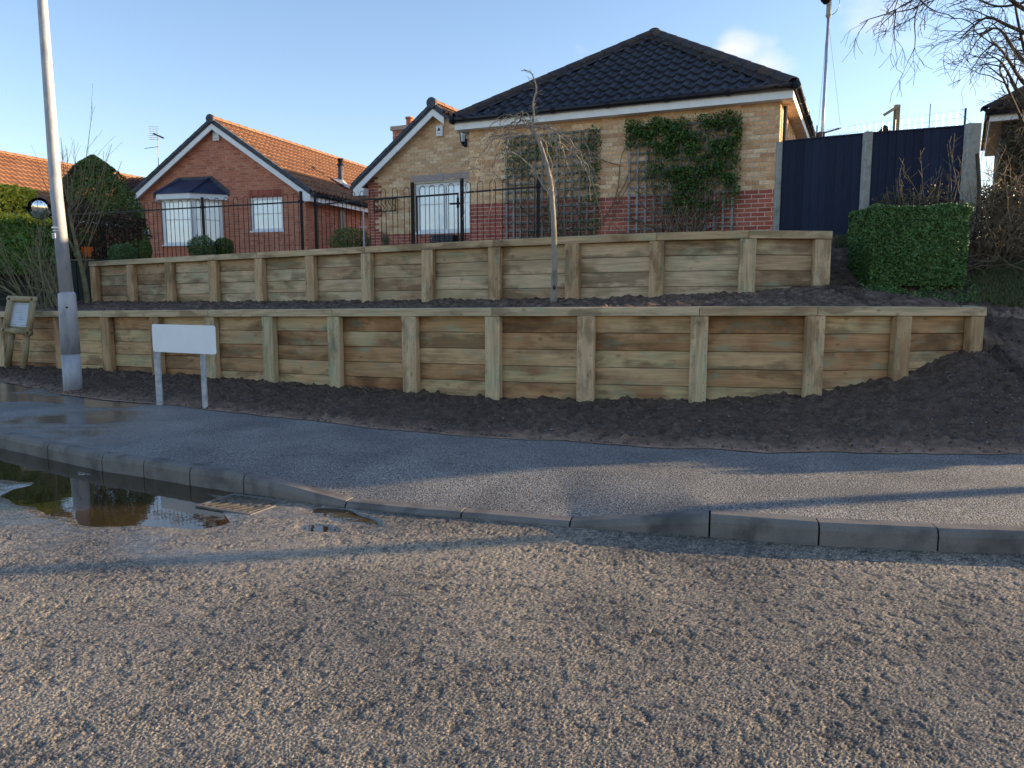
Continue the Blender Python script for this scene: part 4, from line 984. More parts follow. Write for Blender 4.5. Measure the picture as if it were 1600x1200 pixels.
# ------------------------------------------------------------------ far left house (parallel to the red one)
rp = P(0, 239, 30); rp.z = 0
uu = FH.u; ww = FH.w
FL = Frame((rp+ww*-6-uu*3.1).xy, (rp+ww*-6+uu*3.1).xy)
azL = P(0, 241, 30).z
hl = thing('orange_roofed_house', tuple(FL(3.1, 6, GZ)), 'brick house with orange tiled roof behind the clipped golden hedge', 'house')
gable_house(FL, FL.W, 17, azL-2.25, azL-.1, GZ-.3, hl, 'redhouse', 'mort_rh', 'tile_or', brick_side=True, oh=.25)
# low dark roof between the two houses
g0 = P(178, 272, 33); g1 = P(262, 268, 33); FD = Frame((g0.x, 33), (g1.x+2, 32.4))
gd = thing('garage', tuple(FD(1, 0, GZ)), 'low garage with dark ribbed roof between conifer and red gable', 'garage')
zR = g0.z; q = MB(); q.fbox(FD, -.3, FD.W, 0, 4, GZ-.2, zR-1.5); q.build('wall', M_['redhouse'], gd)
q = MB(); q.add([FD(-.6, -.3, zR-1.45), FD(FD.W+.3, -.3, zR-1.45), FD(FD.W+.3, 2, zR), FD(-.6, 2, zR), FD(-.6, 4.3, zR-1.45), FD(FD.W+.3, 4.3, zR-1.45)], [(0, 1, 2, 3), (3, 2, 5, 4), (0, 3, 4), (1, 5, 2)])
rr_ = q.build('roof', M_['tile'], gd); upd = (FD(0, 2, zR)-FD(0, -.3, zR-1.45)).normalized()
slope_tiles(FD(-.6, -.3, zR-1.45), FD.u, upd, FD.W+.9, 2.7, rr_, M_['tile_moss'], name='slope_tiles')

# ================================================================== TRELLISES AND CLIMBERS
def leaves(name, pts, size, m, parent=None, label=None, nrm=None, flat=.0, aspect=.55, mode='quad'):
    pts = np.asarray(pts); n = len(pts)
    a = rng.normal(size=(n, 3)); a /= np.linalg.norm(a, axis=1)[:, None]
    if nrm is not None: a = a*(1-flat)+np.asarray(nrm)*flat; a /= np.linalg.norm(a, axis=1)[:, None]
    r = rng.normal(size=(n, 3)); u = np.cross(a, r); u /= np.linalg.norm(u, axis=1)[:, None]; v = np.cross(a, u)
    sz = size*rng.uniform(.6, 1.3, (n, 1))
    V = np.stack([pts-u*sz, pts-v*sz*aspect, pts+u*sz, pts+v*sz*aspect], 1)
    V[:, 0] += a*sz*.25; V[:, 2] += a*sz*.25
    return np_mesh(name, V.reshape(-1, 3), np.arange(4*n).reshape(n, 4), m, parent, fattrs={'rnd': rng.random(n)})
def trellis(px0, px1, pyt, pyb, lab):
    s0, z1 = FA.on(px0, pyt[0], -.05); s1, z1b = FA.on(px1, pyt[1], -.05); z0 = FA.on(px0, pyb, -.05)[1]-.15
    z1 = (z1+z1b)/2
    t = thing('trellis', tuple(FA((s0+s1)/2, -.05, z0)), lab, 'trellis', 'square trellises on the bungalow wall')
    n = int(round((s1-s0)/.15)); me = None
    for k in range(n+1):
        s = s0+(s1-s0)*k/n; q = MB(); q.fbox(FA, s-.017, s+.017, -.075, -.055, z0, z1)
        q.build('upright', M_['trell'], t)
    m_ = int(round((z1-z0)/.15))
    for k in range(m_+1):
        z = z0+(z1-z0)*k/m_; q = MB(); q.fbox(FA, s0-.03, s1+.03, -.053, -.035, z-.017, z+.017); q.build('crossbar', M_['trell'], t)
    return s0, s1, z0, z1
A1 = trellis(792, 931, (213, 205), 361, 'trellis behind the weeping tree, with thin sparse climber')
A2 = trellis(985, 1149, (199, 189), 358, 'trellis nearer the navy fence, covered by leafy climber')
def climber(A, lab, dens, name='climbing_plant', cover=None, stems=60, nleaf=9000):
    s0, s1, z0, z1 = A
    t = thing(name, tuple(FA((s0+s1)/2, -.12, GZ)), lab, 'climbing plant')
    q = MB()
    for k in range(stems):
        s = (s0+s1)/2+random.gauss(.1, .22); z = GZ+.1; d = -.1; path = [FA(s, d, z)]; hd = random.gauss(0, .5)
        for j in range(random.randint(10, 22)):
            hd += random.gauss(0, .35); s += .11*math.sin(hd); z += .11*abs(math.cos(hd))+.01; d = -.1+random.uniform(-.05, .04)
            if z > z1+.12 or s < s0-.3 or s > s1+.15: break
            path.append(FA(s, d, z))
        if len(path) > 2: q.tube(path, [.009*(1-i/len(path))+.003 for i in range(len(path))], 4, cap=False)
    q.build('stems', M_['twig'], t, fix=False)
    n = nleaf; s = rng.uniform(s0-.08, s1+.12, n*3); z = rng.uniform(z0, z1+.15, n*3)
    u = (s-s0)/(s1-s0)+.22*(fbm(s*3, z*3, 3, 91)-.5); v = (z-z0)/(z1-z0)+.22*(fbm(s*3, z*3, 3, 95)-.5)
    p = dens(u, v)*np.clip((fbm(s*5, z*5, 4, 17)-.27)*3, .1, 1)
    k = rng.random(n*3) < p; s = s[k][:n]; z = z[k][:n]; d = -.06-np.abs(rng.normal(0, .07, len(s)))*np.clip(.5+(z-z0)/(z1-z0), 0, 1.2)
    pts = np.array(FA.o)[None]+np.outer(s, np.array(FA.u))+np.outer(d, np.array(FA.w)); pts[:, 2] = z
    leaves('leaves', pts, .025, M_['l_clm'], t)
    return t
climber(A2, 'dense dark green climber filling the right trellis', lambda u, v: np.clip(1.5*np.minimum(1, (u+.05)*2.2-.35+.8*v*(v > .8))*np.clip((v-.12)*2.6-.9*np.abs(u-.75)*(v < .5), .0, 1), 0, 1)*np.clip((1.07-v)*12, 0, 1), nleaf=13000, stems=60)
climber(A1, 'thin patchy green climber on the left trellis', lambda u, v: np.clip(np.where(v > .62, .75, .16)+.5*(u > .85), 0, 1)*np.clip((1.03-v)*8, 0, 1), nleaf=3000, stems=26)
# bare climbing stems between the trellises
t = thing('bare_climber', tuple(FA(A1[1]+.3, -.05, GZ)), 'bare looping rambler stems on buff brick between the trellises', 'climbing plant')
q = MB()
for path in ([(925, 240), (945, 252), (968, 258), (972, 240), (985, 218)], [(968, 258), (966, 290), (958, 320), (940, 345), (922, 362)], [(985, 265), (975, 290), (960, 315), (945, 340), (935, 360)], [(1010, 250), (1000, 262), (985, 285), (965, 320), (950, 360)], [(930, 238), (915, 230), (900, 215)]):
    q.tube([FA(*[FA.on(a, b, -.06)[0], -.06+random.uniform(-.02, .02), FA.on(a, b, -.06)[1]]) for a, b in path], [.011, .009, .008, .007, .006][:len(path)], 5)
q.build('stems', M_['twig'], t)

# ================================================================== BOW TOP RAILINGS AND GATE
zr_top = 3.33
def rail_pt(px, Y, py=330): 
    p = P(px, py, Y); return Vector((p.x, p.y, 0))
def hoop_mesh(hgt, wd=.108):
    q = MB(); r = wd/2; pts = [(-r, 0, 0), (-r, 0, hgt-r)]+[(-r*math.cos(a), 0, hgt-r+r*math.sin(a)) for a in np.linspace(.3, math.pi-.3, 7)]+[(r, 0, hgt-r), (r, 0, 0)]
    q.tube(pts, .0058, 6); o = q.build('hoop_bar', M_['iron'], smooth=True); me = o.data; bpy.data.objects.remove(o); return me
HM = hoop_mesh(zr_top-GZ-.02)
def railing(pts, lab, posts, pitch=.225, zt=zr_top):
    root = thing('bow_top_railing', (pts[0].x, pts[0].y, GZ), lab, 'railing', 'black bow top railings along the upper wall')
    for (a, b) in zip(pts[:-1], pts[1:]):
        v = (b-a); L_ = v.length; t = v.normalized(); n = max(1, int(L_/pitch))
        for k in range(n):
            c = a+t*(L_*(k+.5)/n); place('hoop_bar', HM, Matrix(((t.x, -t.y, 0, c.x), (t.y, t.x, 0, c.y), (0, 0, 1, GZ+.02), (0, 0, 0, 1))), root)
        for z in (zt-.16, GZ+.12):
            q = MB(); q.bar(a+Vector((0, 0, z)), b+Vector((0, 0, z)), .010, .028); q.build('rail', M_['iron'], root)
    for p in posts:
        q = MB(); q.box(p.x-.024, p.x+.024, p.y-.024, p.y+.024, GZ-.05, zt+.03); q.build('fence_post', M_['iron'], root, bevel=.004)
        q = MB(); q.box(p.x-.038, p.x+.038, p.y-.038, p.y+.038, zt-.18, zt-.13); q.build('bracket', M_['iron'], root, bevel=.004)
R0 = rail_pt(100, 16.9); R1 = rail_pt(317, 15.3); R2 = rail_pt(471, 14.35); R2b = rail_pt(493, 14.9); R3 = rail_pt(573, 14.0); R4 = rail_pt(645, 13.5); R5 = rail_pt(722, 13.0); R6 = rail_pt(841, 12.25); R7 = rail_pt(930, 12.0)
railing([R0, R1, R2], 'railing in front of red house bay window', [R0, R1, R2])
railing([R2b, R3, R4], 'railing between the red house corner and the garden gate', [R2b])
railing([R5, R6], 'railing right of the gate, running behind the weeping tree', [R6])
gate = thing('garden_gate', tuple(Vector((R4.x, R4.y, GZ))), 'black bow top garden gate in front of white window', 'gate')
for p in (R4, R5):
    q = MB(); q.box(p.x-.031, p.x+.031, p.y-.031, p.y+.031, GZ-.05, zr_top+.07); q.build('gate_post', M_['iron'], gate, bevel=.005)
t_ = (R5-R4).normalized(); ga = R4+t_*.09; gb = R5-t_*.08; GL = (gb-ga).length
q = MB(); z0g, z1g = GZ+.12, zr_top-.17
for z in (z0g, z1g): q.bar(ga+Vector((0, 0, z)), gb+Vector((0, 0, z)), .02, .03)
for p in (ga, gb): q.bar(p+Vector((0, 0, z0g-.0)), p+Vector((0, 0, z1g+.015)), .025, .025)
q.build('gate_frame', M_['iron'], gate)
HG = hoop_mesh(zr_top-GZ-.03)
for k in range(4):
    c = ga+t_*(GL*(k+.62)/4.3); place('hoop_bar', HG, Matrix(((t_.x, -t_.y, 0, c.x), (t_.y, t_.x, 0, c.y), (0, 0, 1, GZ+.03), (0, 0, 0, 1))), gate)
q = MB(); q.bar(gb+Vector((-.14, .06, zr_top-.33)), gb+Vector((.04, .0, zr_top-.33)), .02, .03); q.bar(gb+Vector((0, 0, zr_top-.24)), gb+Vector((0, 0, zr_top-.40)), .04, .03); q.build('latch', M_['iron'], gate)

# pale pole with crossbar beside the red house
a = P(569, 385, 13.7); b = P(568, 330, 13.7); t = thing('pale_pole', (a.x, a.y, GZ), 'thin pale pole with crosspiece behind railing between houses', 'pole')
q = MB(); q.tube([Vector((a.x, a.y, GZ)), b], .015, 6); q.build('shaft', M_['grey'], t)
m = P(569, 355, 13.7); q = MB(); q.tube([m+Vector((-.09, 0, 0)), m+Vector((.03, 0, 0))], .01, 5); q.build('crosspiece', M_['grey'], t)

# ================================================================== NAVY FENCE
N0 = P(1219, 300, 13.0); N1 = P(1357, 300, 12.3); N2 = P(1523, 300, 11.7)
nz = P(1357, 209, 12.3).z
nf = thing('navy_panel_fence', (N1.x, N1.y, 2.0), 'navy blue board fence with concrete posts right of the bungalow', 'fence')
def npost(px, Y, pyt, wd, dp, lab=None):
    p = P(px, pyt, Y); q = MB(); q.box(p.x-wd/2, p.x+wd/2, Y-dp/2, Y+dp/2, 1.6, p.z); return q.build('concrete_post', M_['conc'], nf, bevel=.012)
npost(1218, 13.0, 222, .085, .1); npost(1356.5, 12.3, 206, .115, .12); npost(1521, 11.7, 193, .20, .12)
for (a, b) in ((N0, N1), (N1, N2)):
    a = a.copy(); b = b.copy(); a.z = b.z = 0; v = b-a; L_ = v.length; t = v.normalized(); a = a+t*.015; L_ -= .03
    nb = int(L_/.115); nn = Vector((-t.y, t.x, 0)); Fp = lambda s, d, z: a+t*s+nn*d+Vector((0, 0, z))
    for k in range(nb):
        s0 = L_*k/nb; q = MB(); o0 = 0.0
        q.add([Fp(s0-.008, -.018, 2.32), Fp(s0+L_/nb, -.004, 2.32), Fp(s0+L_/nb, .008, 2.32), Fp(s0-.008, .004, 2.32),
               Fp(s0-.008, -.018, nz), Fp(s0+L_/nb, -.004, nz), Fp(s0+L_/nb, .008, nz), Fp(s0-.008, .004, nz)],
              [(0, 1, 2, 3), (4, 7, 6, 5), (0, 4, 5, 1), (1, 5, 6, 2), (2, 6, 7, 3), (3, 7, 4, 0)])
        q.build('fence_board', M_['navy'], nf)
    q = MB(); q.fbox(Fp, 0, L_, -.03, .02, nz+.001, nz+.022); q.build('capping', M_['navy'], nf)
    q = MB(); q.fbox(Fp, 0, L_, -.03, .02, 1.9, 2.31); q.build('gravel_board', M_['conc'], nf)
# wire mesh fence behind
w0_ = P(1285, 205, 14.2); w1_ = P(1508, 171, 12.6)
wf = thing('wire_mesh_fence', (w1_.x, w1_.y, GZ), 'thin wire mesh fence standing above and behind navy fence', 'fence')
q = MB(); nW = 22; a0 = Vector((w0_.x, w0_.y, 0)); a1 = Vector((w1_.x, w1_.y, 0)); zt_ = w1_.z; zb_ = 3.7
for k in range(nW+1): p = a0+(a1-a0)*(k/nW); q.tube([p+Vector((0, 0, zb_)), p+Vector((0, 0, zt_-.0))], .0022, 3)
for k in range(7): z = zb_+(zt_-zb_)*k/6; q.tube([a0+Vector((0, 0, z)), a1+Vector((0, 0, z))], .0025, 3)
q.build('wire_mesh', M_['mast'], wf, fix=False)
for px, pyt, Y in ((1454, 162, 12.9), (1509, 169, 12.6)):
    p = P(px, pyt, Y); q = MB(); q.tube([Vector((p.x, p.y, GZ)), p], .018 if px > 1500 else .007, 6); q.build('stake', M_['verge'], wf)
# gallows post
p = P(1402, 164, 15.5); t = thing('gallows_post', (p.x, p.y, GZ), 'wooden post with slanting arm rising behind the navy fence', 'post')
q = MB(); q.box(p.x-.045, p.x+.045, p.y-.045, p.y+.045, GZ, p.z); q.build('upright', M_['log'], t, bevel=.005)
a = P(1381, 180, 15.5); q = MB(); q.bar(a, p+Vector((0, -.06, -.03)), .05, .05); q.build('arm', M_['log'], t)
# little roofed ornament
p = P(1382, 203, 15.3); t = thing('garden_lantern', (p.x, p.y, GZ), 'dark pagoda shaped lantern top just above the navy fence', 'lantern')
q = MB(); q.tube([p+Vector((0, 0, z)) for z in (-.02, .02, .05)], [.11, .07, .015], 10); q.tube([p+Vector((0, 0, z)) for z in (.045, .07, .09)], [.07, .04, .01], 10); q.build('tiered_roof', M_['iron'], t)
q = MB(); q.tube([p+Vector((-.05, 0, -.02)), p+Vector((-.05, 0, -1.9))], .008, 4); q.tube([p+Vector((.05, 0, -.02)), p+Vector((.05, 0, -1.9))], .008, 4); q.build('legs', M_['verge'], t)
# weather mast
mt = P(1292.5, 24, 14.5); mbm = P(1283.5, 218, 14.5); mt.x = mbm.x+.02
ms = thing('weather_mast', (mbm.x, mbm.y, GZ), 'tall slim metal mast with weather sensor right of the bungalow', 'mast')
q = MB(); q.tube([Vector((mbm.x, mbm.y, GZ)), mt], [.032, .026], 10); q.build('pole', M_['mast'], ms, smooth=True)
q = MB(); q.tube([mt+Vector((0, 0, z)) for z in (-.05, .0, .02, .22, .24)], [.03, .055, .045, .045, .03], 10); q.build('collar', M_['conc'], ms)
q = MB(); q.tube([mt+Vector((-.05, 0, z)) for z in (.2, .26, .33, .42, .5)], [.05, .10, .11, .10, .03], 12); q.build('sensor_head', M_['iron'], ms)
q = MB(); q.tube([mt+Vector((.0+.19*math.sin(a), 0, .22-.22*math.cos(a))) for a in np.linspace(.2, 3.0, 12)], .006, 4); q.build('cable_loop', M_['iron'], ms)
bp_ = P(1283, 209, 14.5); q = MB(); q.tube([bp_+Vector((-.08, 0, -.02)), P(1314, 200, 14.3)], .015, 6); q.build('boom', M_['verge'], ms)
q = MB(); q.box(bp_.x-.05, bp_.x+.05, bp_.y-.05, bp_.y+.05, bp_.z-.1, bp_.z+.03); q.tube([bp_+Vector((-.08, 0, -.12)), bp_+Vector((-.08, 0, .15))], .012, 5); q.build('clamp', M_['verge'], ms)
q = MB(); q.tube([mt+Vector((.02, 0, -.2)), P(1313, 195, 14.5)], .003, 3); q.tube([mt+Vector((-.02, 0, -.2)), P(1279, 195, 14.5)], .003, 3); q.build('guy_wires', M_['verge'], ms)

# ================================================================== STREET OBJECTS
# lamp column
lb = G(115, 612, .15); lb.y -= .0
lamp = thing('lamp_column', tuple(lb), 'galvanised street lamp column on the pavement, leaning slightly left', 'lamp column')
def lampp(px, py): p = P(px, py, lb.y); return p
prof = [((115, 616), .128), ((109, 553), .118)]
q = MB(); a = lampp(115, 616); b = lampp(110.5, 552); a.z -= .05
q.tube([a, b], [.125, .118], 20); q.build('base_section', M_['steel'], lamp, smooth=True)
q = MB(); q.tube([lampp(110.5, 552.5), lampp(104.5, 460), lampp(104, 457)], [.125, .112, .098], 20); q.build('door_section', M_['steel'], lamp, smooth=True)
q = MB(); q.tube([lampp(104.3, 459), lampp(88, 300), lampp(66, 0), lampp(46, -270)], [.090, .078, .062, .052], 16); q.build('shaft', M_['steel'], lamp, smooth=True)
tp = lampp(46, -270); q = MB(); q.tube([tp, tp+Vector((-.03, .0, .2)), tp+Vector((-.3, -.3, .3)), tp+Vector((-.6, -.8, .32))], .035, 10); q.build('bracket_arm', M_['steel'], lamp, smooth=True)
q = MB(); h_ = tp+Vector((-.6, -.8, .32)); q.box(h_.x-.13, h_.x+.13, h_.y-.5, h_.y+.08, h_.z-.06, h_.z+.07); q.build('lantern_head', M_['grey'], lamp, bevel=.03)
dpos = lampp(112, 480); q = MB(); q.tube([dpos+Vector((0, -.11, 0)), dpos+Vector((0, -.125, 0))], .014, 8); q.build('door_lock', M_['gutter'], lamp)
for (px, py, hh_) in ((92.5, 356, .02), (93.5, 361, .01)):
    p = lampp(px-.5, py); q = MB(); q.tube([p-Vector((0, 0, hh_/2)), p+Vector((0, 0, hh_/2))], .0865, 16); q.build('sign_band', M_['mast'], lamp)
p = lampp(91.5, 369); q = MB(); q.box(p.x-.035, p.x+.01, p.y-.095, p.y-.085, p.z-.035, p.z+.035); lbp = q.build('number_label', M_['white'], lamp)
fc = bpy.data.curves.new('digit', 'FONT'); fc.body = '5'; fc.size = .065; fc.extrude = .001; fo = bpy.data.objects.new('digit', fc); COL.objects.link(fo)
bpy.context.view_layer.update(); dg = bpy.context.evaluated_depsgraph_get(); me = bpy.data.meshes.new_from_object(fo.evaluated_get(dg)); bpy.data.objects.remove(fo)
me.materials.append(M_['ink']); place('digit', me, Matrix.Translation((p.x-.031, p.y-.098, p.z-.024)) @ Matrix.Rotation(math.pi/2, 4, 'X'), lbp)
# drain grate
gk = Vector((GR.x+.05, float(kerbY(GR.x+.05)), 0)); gk2 = Vector((GR.x-.35, float(kerbY(GR.x-.35)), 0)); gt = (gk-gk2).normalized(); gn = Vector((-gt.y, gt.x, 0))
Fg = lambda s, d, z: Vector((GR.x, GR.y, 0))+gt*s+gn*d+Vector((0, 0, z))
gr_ = thing('drain_grate', (GR.x, GR.y, 0), 'worn steel drain grate in the gutter beside the puddle', 'drain')
q = MB(); a_, b_ = .27, .19
for (s0, s1, d0, d1) in ((-a_, a_, -b_, -b_+.03), (-a_, a_, b_-.03, b_), (-a_, -a_+.03, -b_+.03, b_-.03), (a_-.03, a_, -b_+.03, b_-.03)): q.fbox(Fg, s0, s1, d0, d1, -.05, .004)
q.build('grate_frame', M_['kerb'], gr_)
q = MB(); q.fbox(Fg, -a_+.02, a_-.02, -b_+.02, b_-.02, -.06, -.018); q.build('pit', M_['gutter'], gr_)
M_['bar'] = mat('worn_iron_bar', [(0.120, 0.100, 0.075), (0.160, 0.135, 0.105)], rough=.5, metal=.5, nscale=20)
for k in range(8):
    s = -a_-.03+k*.072
    for dd in (-1, 1):
        d0 = -b_+.04 if dd < 0 else .012; d1 = -.012 if dd < 0 else b_-.04
        s0_, s1_ = s, s+.07
        s0c = max(-a_+.04, min(a_-.04, s0_)); s1c = max(-a_+.04, min(a_-.04, s1_))
        if s1c-s0c < .02: continue
        q = MB(); q.bar(Fg(s0c, d0, .0), Fg(s1c, d1, .0), .026, .010); q.build('bar', M_['bar'], gr_)
q = MB(); q.fbox(Fg, -a_+.03, a_-.03, -.012, .012, -.03, .003); q.build('centre_bar', M_['bar'], gr_)

# street sign: plain white plate on two grey posts
sA = G(250, 632, .155); sB = G(321, 638, .155)
sg = thing('street_sign', tuple((sA+sB)/2), 'blank white street sign plate on two slim grey posts', 'sign')
for p, w_ in ((sA, .035), (sB, .028)):
    q = MB(); q.box(p.x-w_, p.x+w_, p.y-.02, p.y+.02, .02, P(243, 507, sA.y).z); q.build('sign_post', M_['grey'], sg, bevel=.003)
zt_ = P(243, 506, sA.y).z; zb_ = P(243, 549, sA.y).z; dv = (sB-sA); dv.z = 0; dv.normalize(); L_ = (sB-sA).xy.length
c0 = Vector((sA.x, sA.y-.055, 0))-dv*.03
ext = P(343, 530, sB.y-.03).x
q = MB(); LL = (ext-c0.x)/dv.x; nn = Vector((-dv.y, dv.x, 0)); rr0 = .05
def rrect(x0, x1, z0, z1, r, n=5):
    out = []
    for cx, cz_, a0 in ((x1-r, z1-r, 0), (x0+r, z1-r, 90), (x0+r, z0+r, 180), (x1-r, z0+r, 270)):
        for k in range(n+1): a = math.radians(a0+90*k/n); out.append((cx+r*math.cos(a), cz_+r*math.sin(a)))
    return out
q.poly([c0+dv*x+Vector((0, 0, z)) for x, z in rrect(0, LL, zb_, zt_, .03)], nn*.006); q.build('sign_plate', M_['white'], sg)
q = MB(); q.fbox(lambda s, d, z: c0+dv*s+nn*d+Vector((0, 0, z)), -.015, LL-.02, .007, .02, zb_+.02, zb_+.06); q.fbox(lambda s, d, z: c0+dv*s+nn*d+Vector((0, 0, z)), -.015, LL-.02, .007, .02, zt_-.05, zt_-.01); q.build('backing_rail', M_['iron'], sg)

# notice board of round logs, leaning
nY = 13.0; n0 = P(13, 570, nY); n1 = P(37, 572, nY-.1)
nb_ = thing('notice_board', tuple(n0), 'small notice board of round logs with white paper, tilted', 'notice board')
def N_(px, py, dy=0): return P(px, py, nY-.05+dy)
for a, b in (((12, 572), (19, 518)), ((37, 575), (43, 518))):
    q = MB(); q.tube([N_(*a), N_(*b)], .05, 10); q.build('leg', M_['log'], nb_, smooth=True)
cr_ = {'tl': (17, 467), 'tr': (52, 468), 'bl': (8, 515), 'br': (45, 520)}
for a, b in (('tl', 'tr'), ('bl', 'br'), ('tl', 'bl'), ('tr', 'br')):
    q = MB(); pa = N_(*cr_[a], -.08); pb = N_(*cr_[b], -.08); e_ = (pb-pa).normalized()*.045; q.tube([pa-e_, pb+e_], .05, 10); q.build('frame_log', M_['log'], nb_, smooth=True)
q = MB(); q.poly([N_(17, 470, -.03), N_(50, 471, -.03), N_(44, 517, -.03), N_(10, 513, -.03)], (0, .03, 0)); q.build('back_board', M_['log'], nb_)
c4 = [N_(20.5, 472.5, -.045), N_(46, 473.5, -.045), N_(41, 511, -.045), N_(14.5, 509.5, -.045)]
q = MB(); q.poly(c4, (0, .006, 0)); pp = q.build('paper', M_['paper'], nb_)
def onp(u, v): return (c4[0]*(1-u)+c4[1]*u)*(1-v)+(c4[3]*(1-u)+c4[2]*u)*v
for (v, u0, u1, m) in ((.06, .2, .8, 'ink2'), (.22, .3, .7, 'ink2'), (.31, .35, .66, 'ink2'), (.40, .3, .7, 'ink2'), (.50, .5, .66, 'ink'), (.60, .45, .75, 'ink'), (.70, .5, .82, 'ink'), (.80, .35, .78, 'ink2'), (.93, .05, .4, 'ink'), (.93, .6, .95, 'ink')):
    q = MB(); w_ = .012; q.poly([onp(u0, v)+Vector((0, -.003, 0)), onp(u1, v)+Vector((0, -.003, 0)), onp(u1, v+w_)+Vector((0, -.003, 0)), onp(u0, v+w_)+Vector((0, -.003, 0))]); q.build('text_line', M_[m], pp, fix=False)

# round traffic mirror
mc = P(62, 326, 15.6); mi = thing('traffic_mirror', (mc.x, mc.y+.2, GZ), 'round convex traffic mirror above the golden hedge', 'mirror')
dirm = Vector((.45, -.85, -.12)).normalized(); up_ = Vector((-.25, 0, 1)); sx = dirm.cross(up_).normalized(); sy = sx.cross(dirm)
q = MB(); vs = [mc+dirm*.05]; fs = []; nr = 5; ns = 24; ra_, rb2 = .19, .21
for r in range(1, nr+1):
    for k in range(ns):
        a = 2*math.pi*k/ns; f = r/nr; vs.append(mc+sx*math.cos(a)*ra_*f+sy*math.sin(a)*rb2*f+dirm*(.05*(1-f*f)))
for k in range(ns): fs.append((0, 1+k, 1+(k+1) % ns))
for r in range(nr-1):
    for k in range(ns): fs.append((1+r*ns+k, 1+(r+1)*ns+k, 1+(r+1)*ns+(k+1) % ns, 1+r*ns+(k+1) % ns))
q.add(vs, fs); q.build('mirror_face', M_['mirror'], mi, smooth=True)
q = MB(); q.tube([mc-dirm*.06, mc-dirm*.0], [.12, .215], 24); q.build('mirror_back', M_['gutter'], mi, smooth=True)
q = MB(); vs = []; 
for k in range(13):
    a = math.pi*(k/12)*1.1-.15
    for off in (-.02, .12): vs.append(mc+sx*math.cos(a)*.235+sy*math.sin(a)*.245+dirm*off)
q.add(vs, [(2*k, 2*k+1, 2*k+3, 2*k+2) for k in range(12)]); q.build('hood', M_['iron'], mi, fix=False)
q = MB(); q.tube([mc-dirm*.05, mc+Vector((.25, .15, -.28)), Vector((mc.x+.28, mc.y+.2, GZ))], .022, 6); q.build('bracket', M_['iron'], mi)

# orange bucket and dark close-boarded fence beside the upper wall's left end
ob = P(136.5, 401, 17.0); t = thing('orange_bucket', tuple(ob), 'bright orange bucket above the dark boards beside upper wall', 'bucket')
q = MB(); q.tube([ob+Vector((0, 0, 0)), ob+Vector((0, 0, .16)), ob+Vector((0, 0, .20)), ob+Vector((0, 0, .205))], [.08, .11, .115, .10], 14); q.build('tub', M_['orange'], t)
q = MB(); q.tube([ob+Vector((.11*math.cos(a), -.02, .19-.10*math.sin(a))) for a in np.linspace(0, math.pi, 9)], .004, 4); q.build('handle', M_['iron'], t)
f0 = P(-60, 450, 17.3); f1 = P(149, 450, 16.2); dfn = thing('dark_board_fence', (f1.x, f1.y, 1.2), 'dark vertical board fence left of the upper retaining wall', 'fence')
v = Vector((f1.x-f0.x, f1.y-f0.y, 0)); L_ = v.length; t_ = v.normalized(); nn = Vector((-t_.y, t_.x, 0)); Fd = lambda s, d, z: Vector((f0.x, f0.y, 0))+t_*s+nn*d+Vector((0, 0, z))
M_['darkb'] = mat('dark_fence_board', [(.012, .018, .016), (.02, .026, .02)], rnd=True, rough=.8)
zf = P(130, 408, 16.3).z
k = 0; s = 0
while s < L_-.05:
    q = MB(); q.fbox(Fd, s+.002, s+.105, -.01-(k % 2)*.012, .01, .9, zf+random.uniform(-.01, .01)); q.build('fence_board', M_['darkb'], dfn); s += .11; k += 1
q = MB(); q.fbox(Fd, 0, L_, -.04, .03, zf+.012, zf+.04); q.build('top_rail', M_['twig'], dfn)

# ================================================================== TREES AND SHRUBS
def rv(a=1.): return Vector((random.gauss(0, a), random.gauss(0, a), random.gauss(0, a)))
def smoothpath(pts, n=4):
    out = []; P_ = [Vector(p) for p in pts]
    for i in range(len(P_)-1):
        p0 = P_[max(i-1, 0)]; p1 = P_[i]; p2 = P_[i+1]; p3 = P_[min(i+2, len(P_)-1)]
        for k in range(n):
            t = k/n; out.append(.5*((2*p1)+(p2-p0)*t+(2*p0-5*p1+4*p2-p3)*t*t+(-p0+3*p1-3*p2+p3)*t**3))
    out.append(P_[-1]); return out
# young weeping tree
wy = 10.2; wt_ = thing('weeping_tree', tuple(P(865, 470, wy)), 'young bare weeping tree with slim pale trunk on the terrace', 'tree')
tr = smoothpath([P(a, b, wy) for a, b in ((865, 474), (866, 440), (867, 410), (866, 380), (865, 350), (863, 315), (860, 285), (853, 255), (846, 232), (838, 212), (830, 200))])
q = MB(); q.tube(tr, [.043-.020*i/len(tr)+.005*math.sin(i*1.7)*(i < 12) for i in range(len(tr))], 12); q.build('trunk', M_['bark_p'], wt_, smooth=True)
q = MB(); cps = P(830, 200, wy)
q.tube(smoothpath([P(a, b, wy) for a, b in ((830, 202), (834, 180), (833, 160), (838, 140), (834, 122), (828, 112), (815, 110))]), [.016-.012*i/24 for i in range(25)], 6)
for k in range(26):
    a = P(834+random.uniform(-3, 4), random.uniform(118, 196), wy); q.tube([a, a+Vector((random.uniform(-.07, .07), random.uniform(-.05, .05), random.uniform(-.02, .06))), a+Vector((random.uniform(-.1, .1), 0, random.uniform(-.02, .09)))], .0028, 3, cap=False)
for k in range(6):
    a = P(random.uniform(813, 830), 111, wy); q.tube([a, a+Vector((random.uniform(-.05, .02), 0, random.uniform(-.03, .03)))], .003, 3, cap=False)
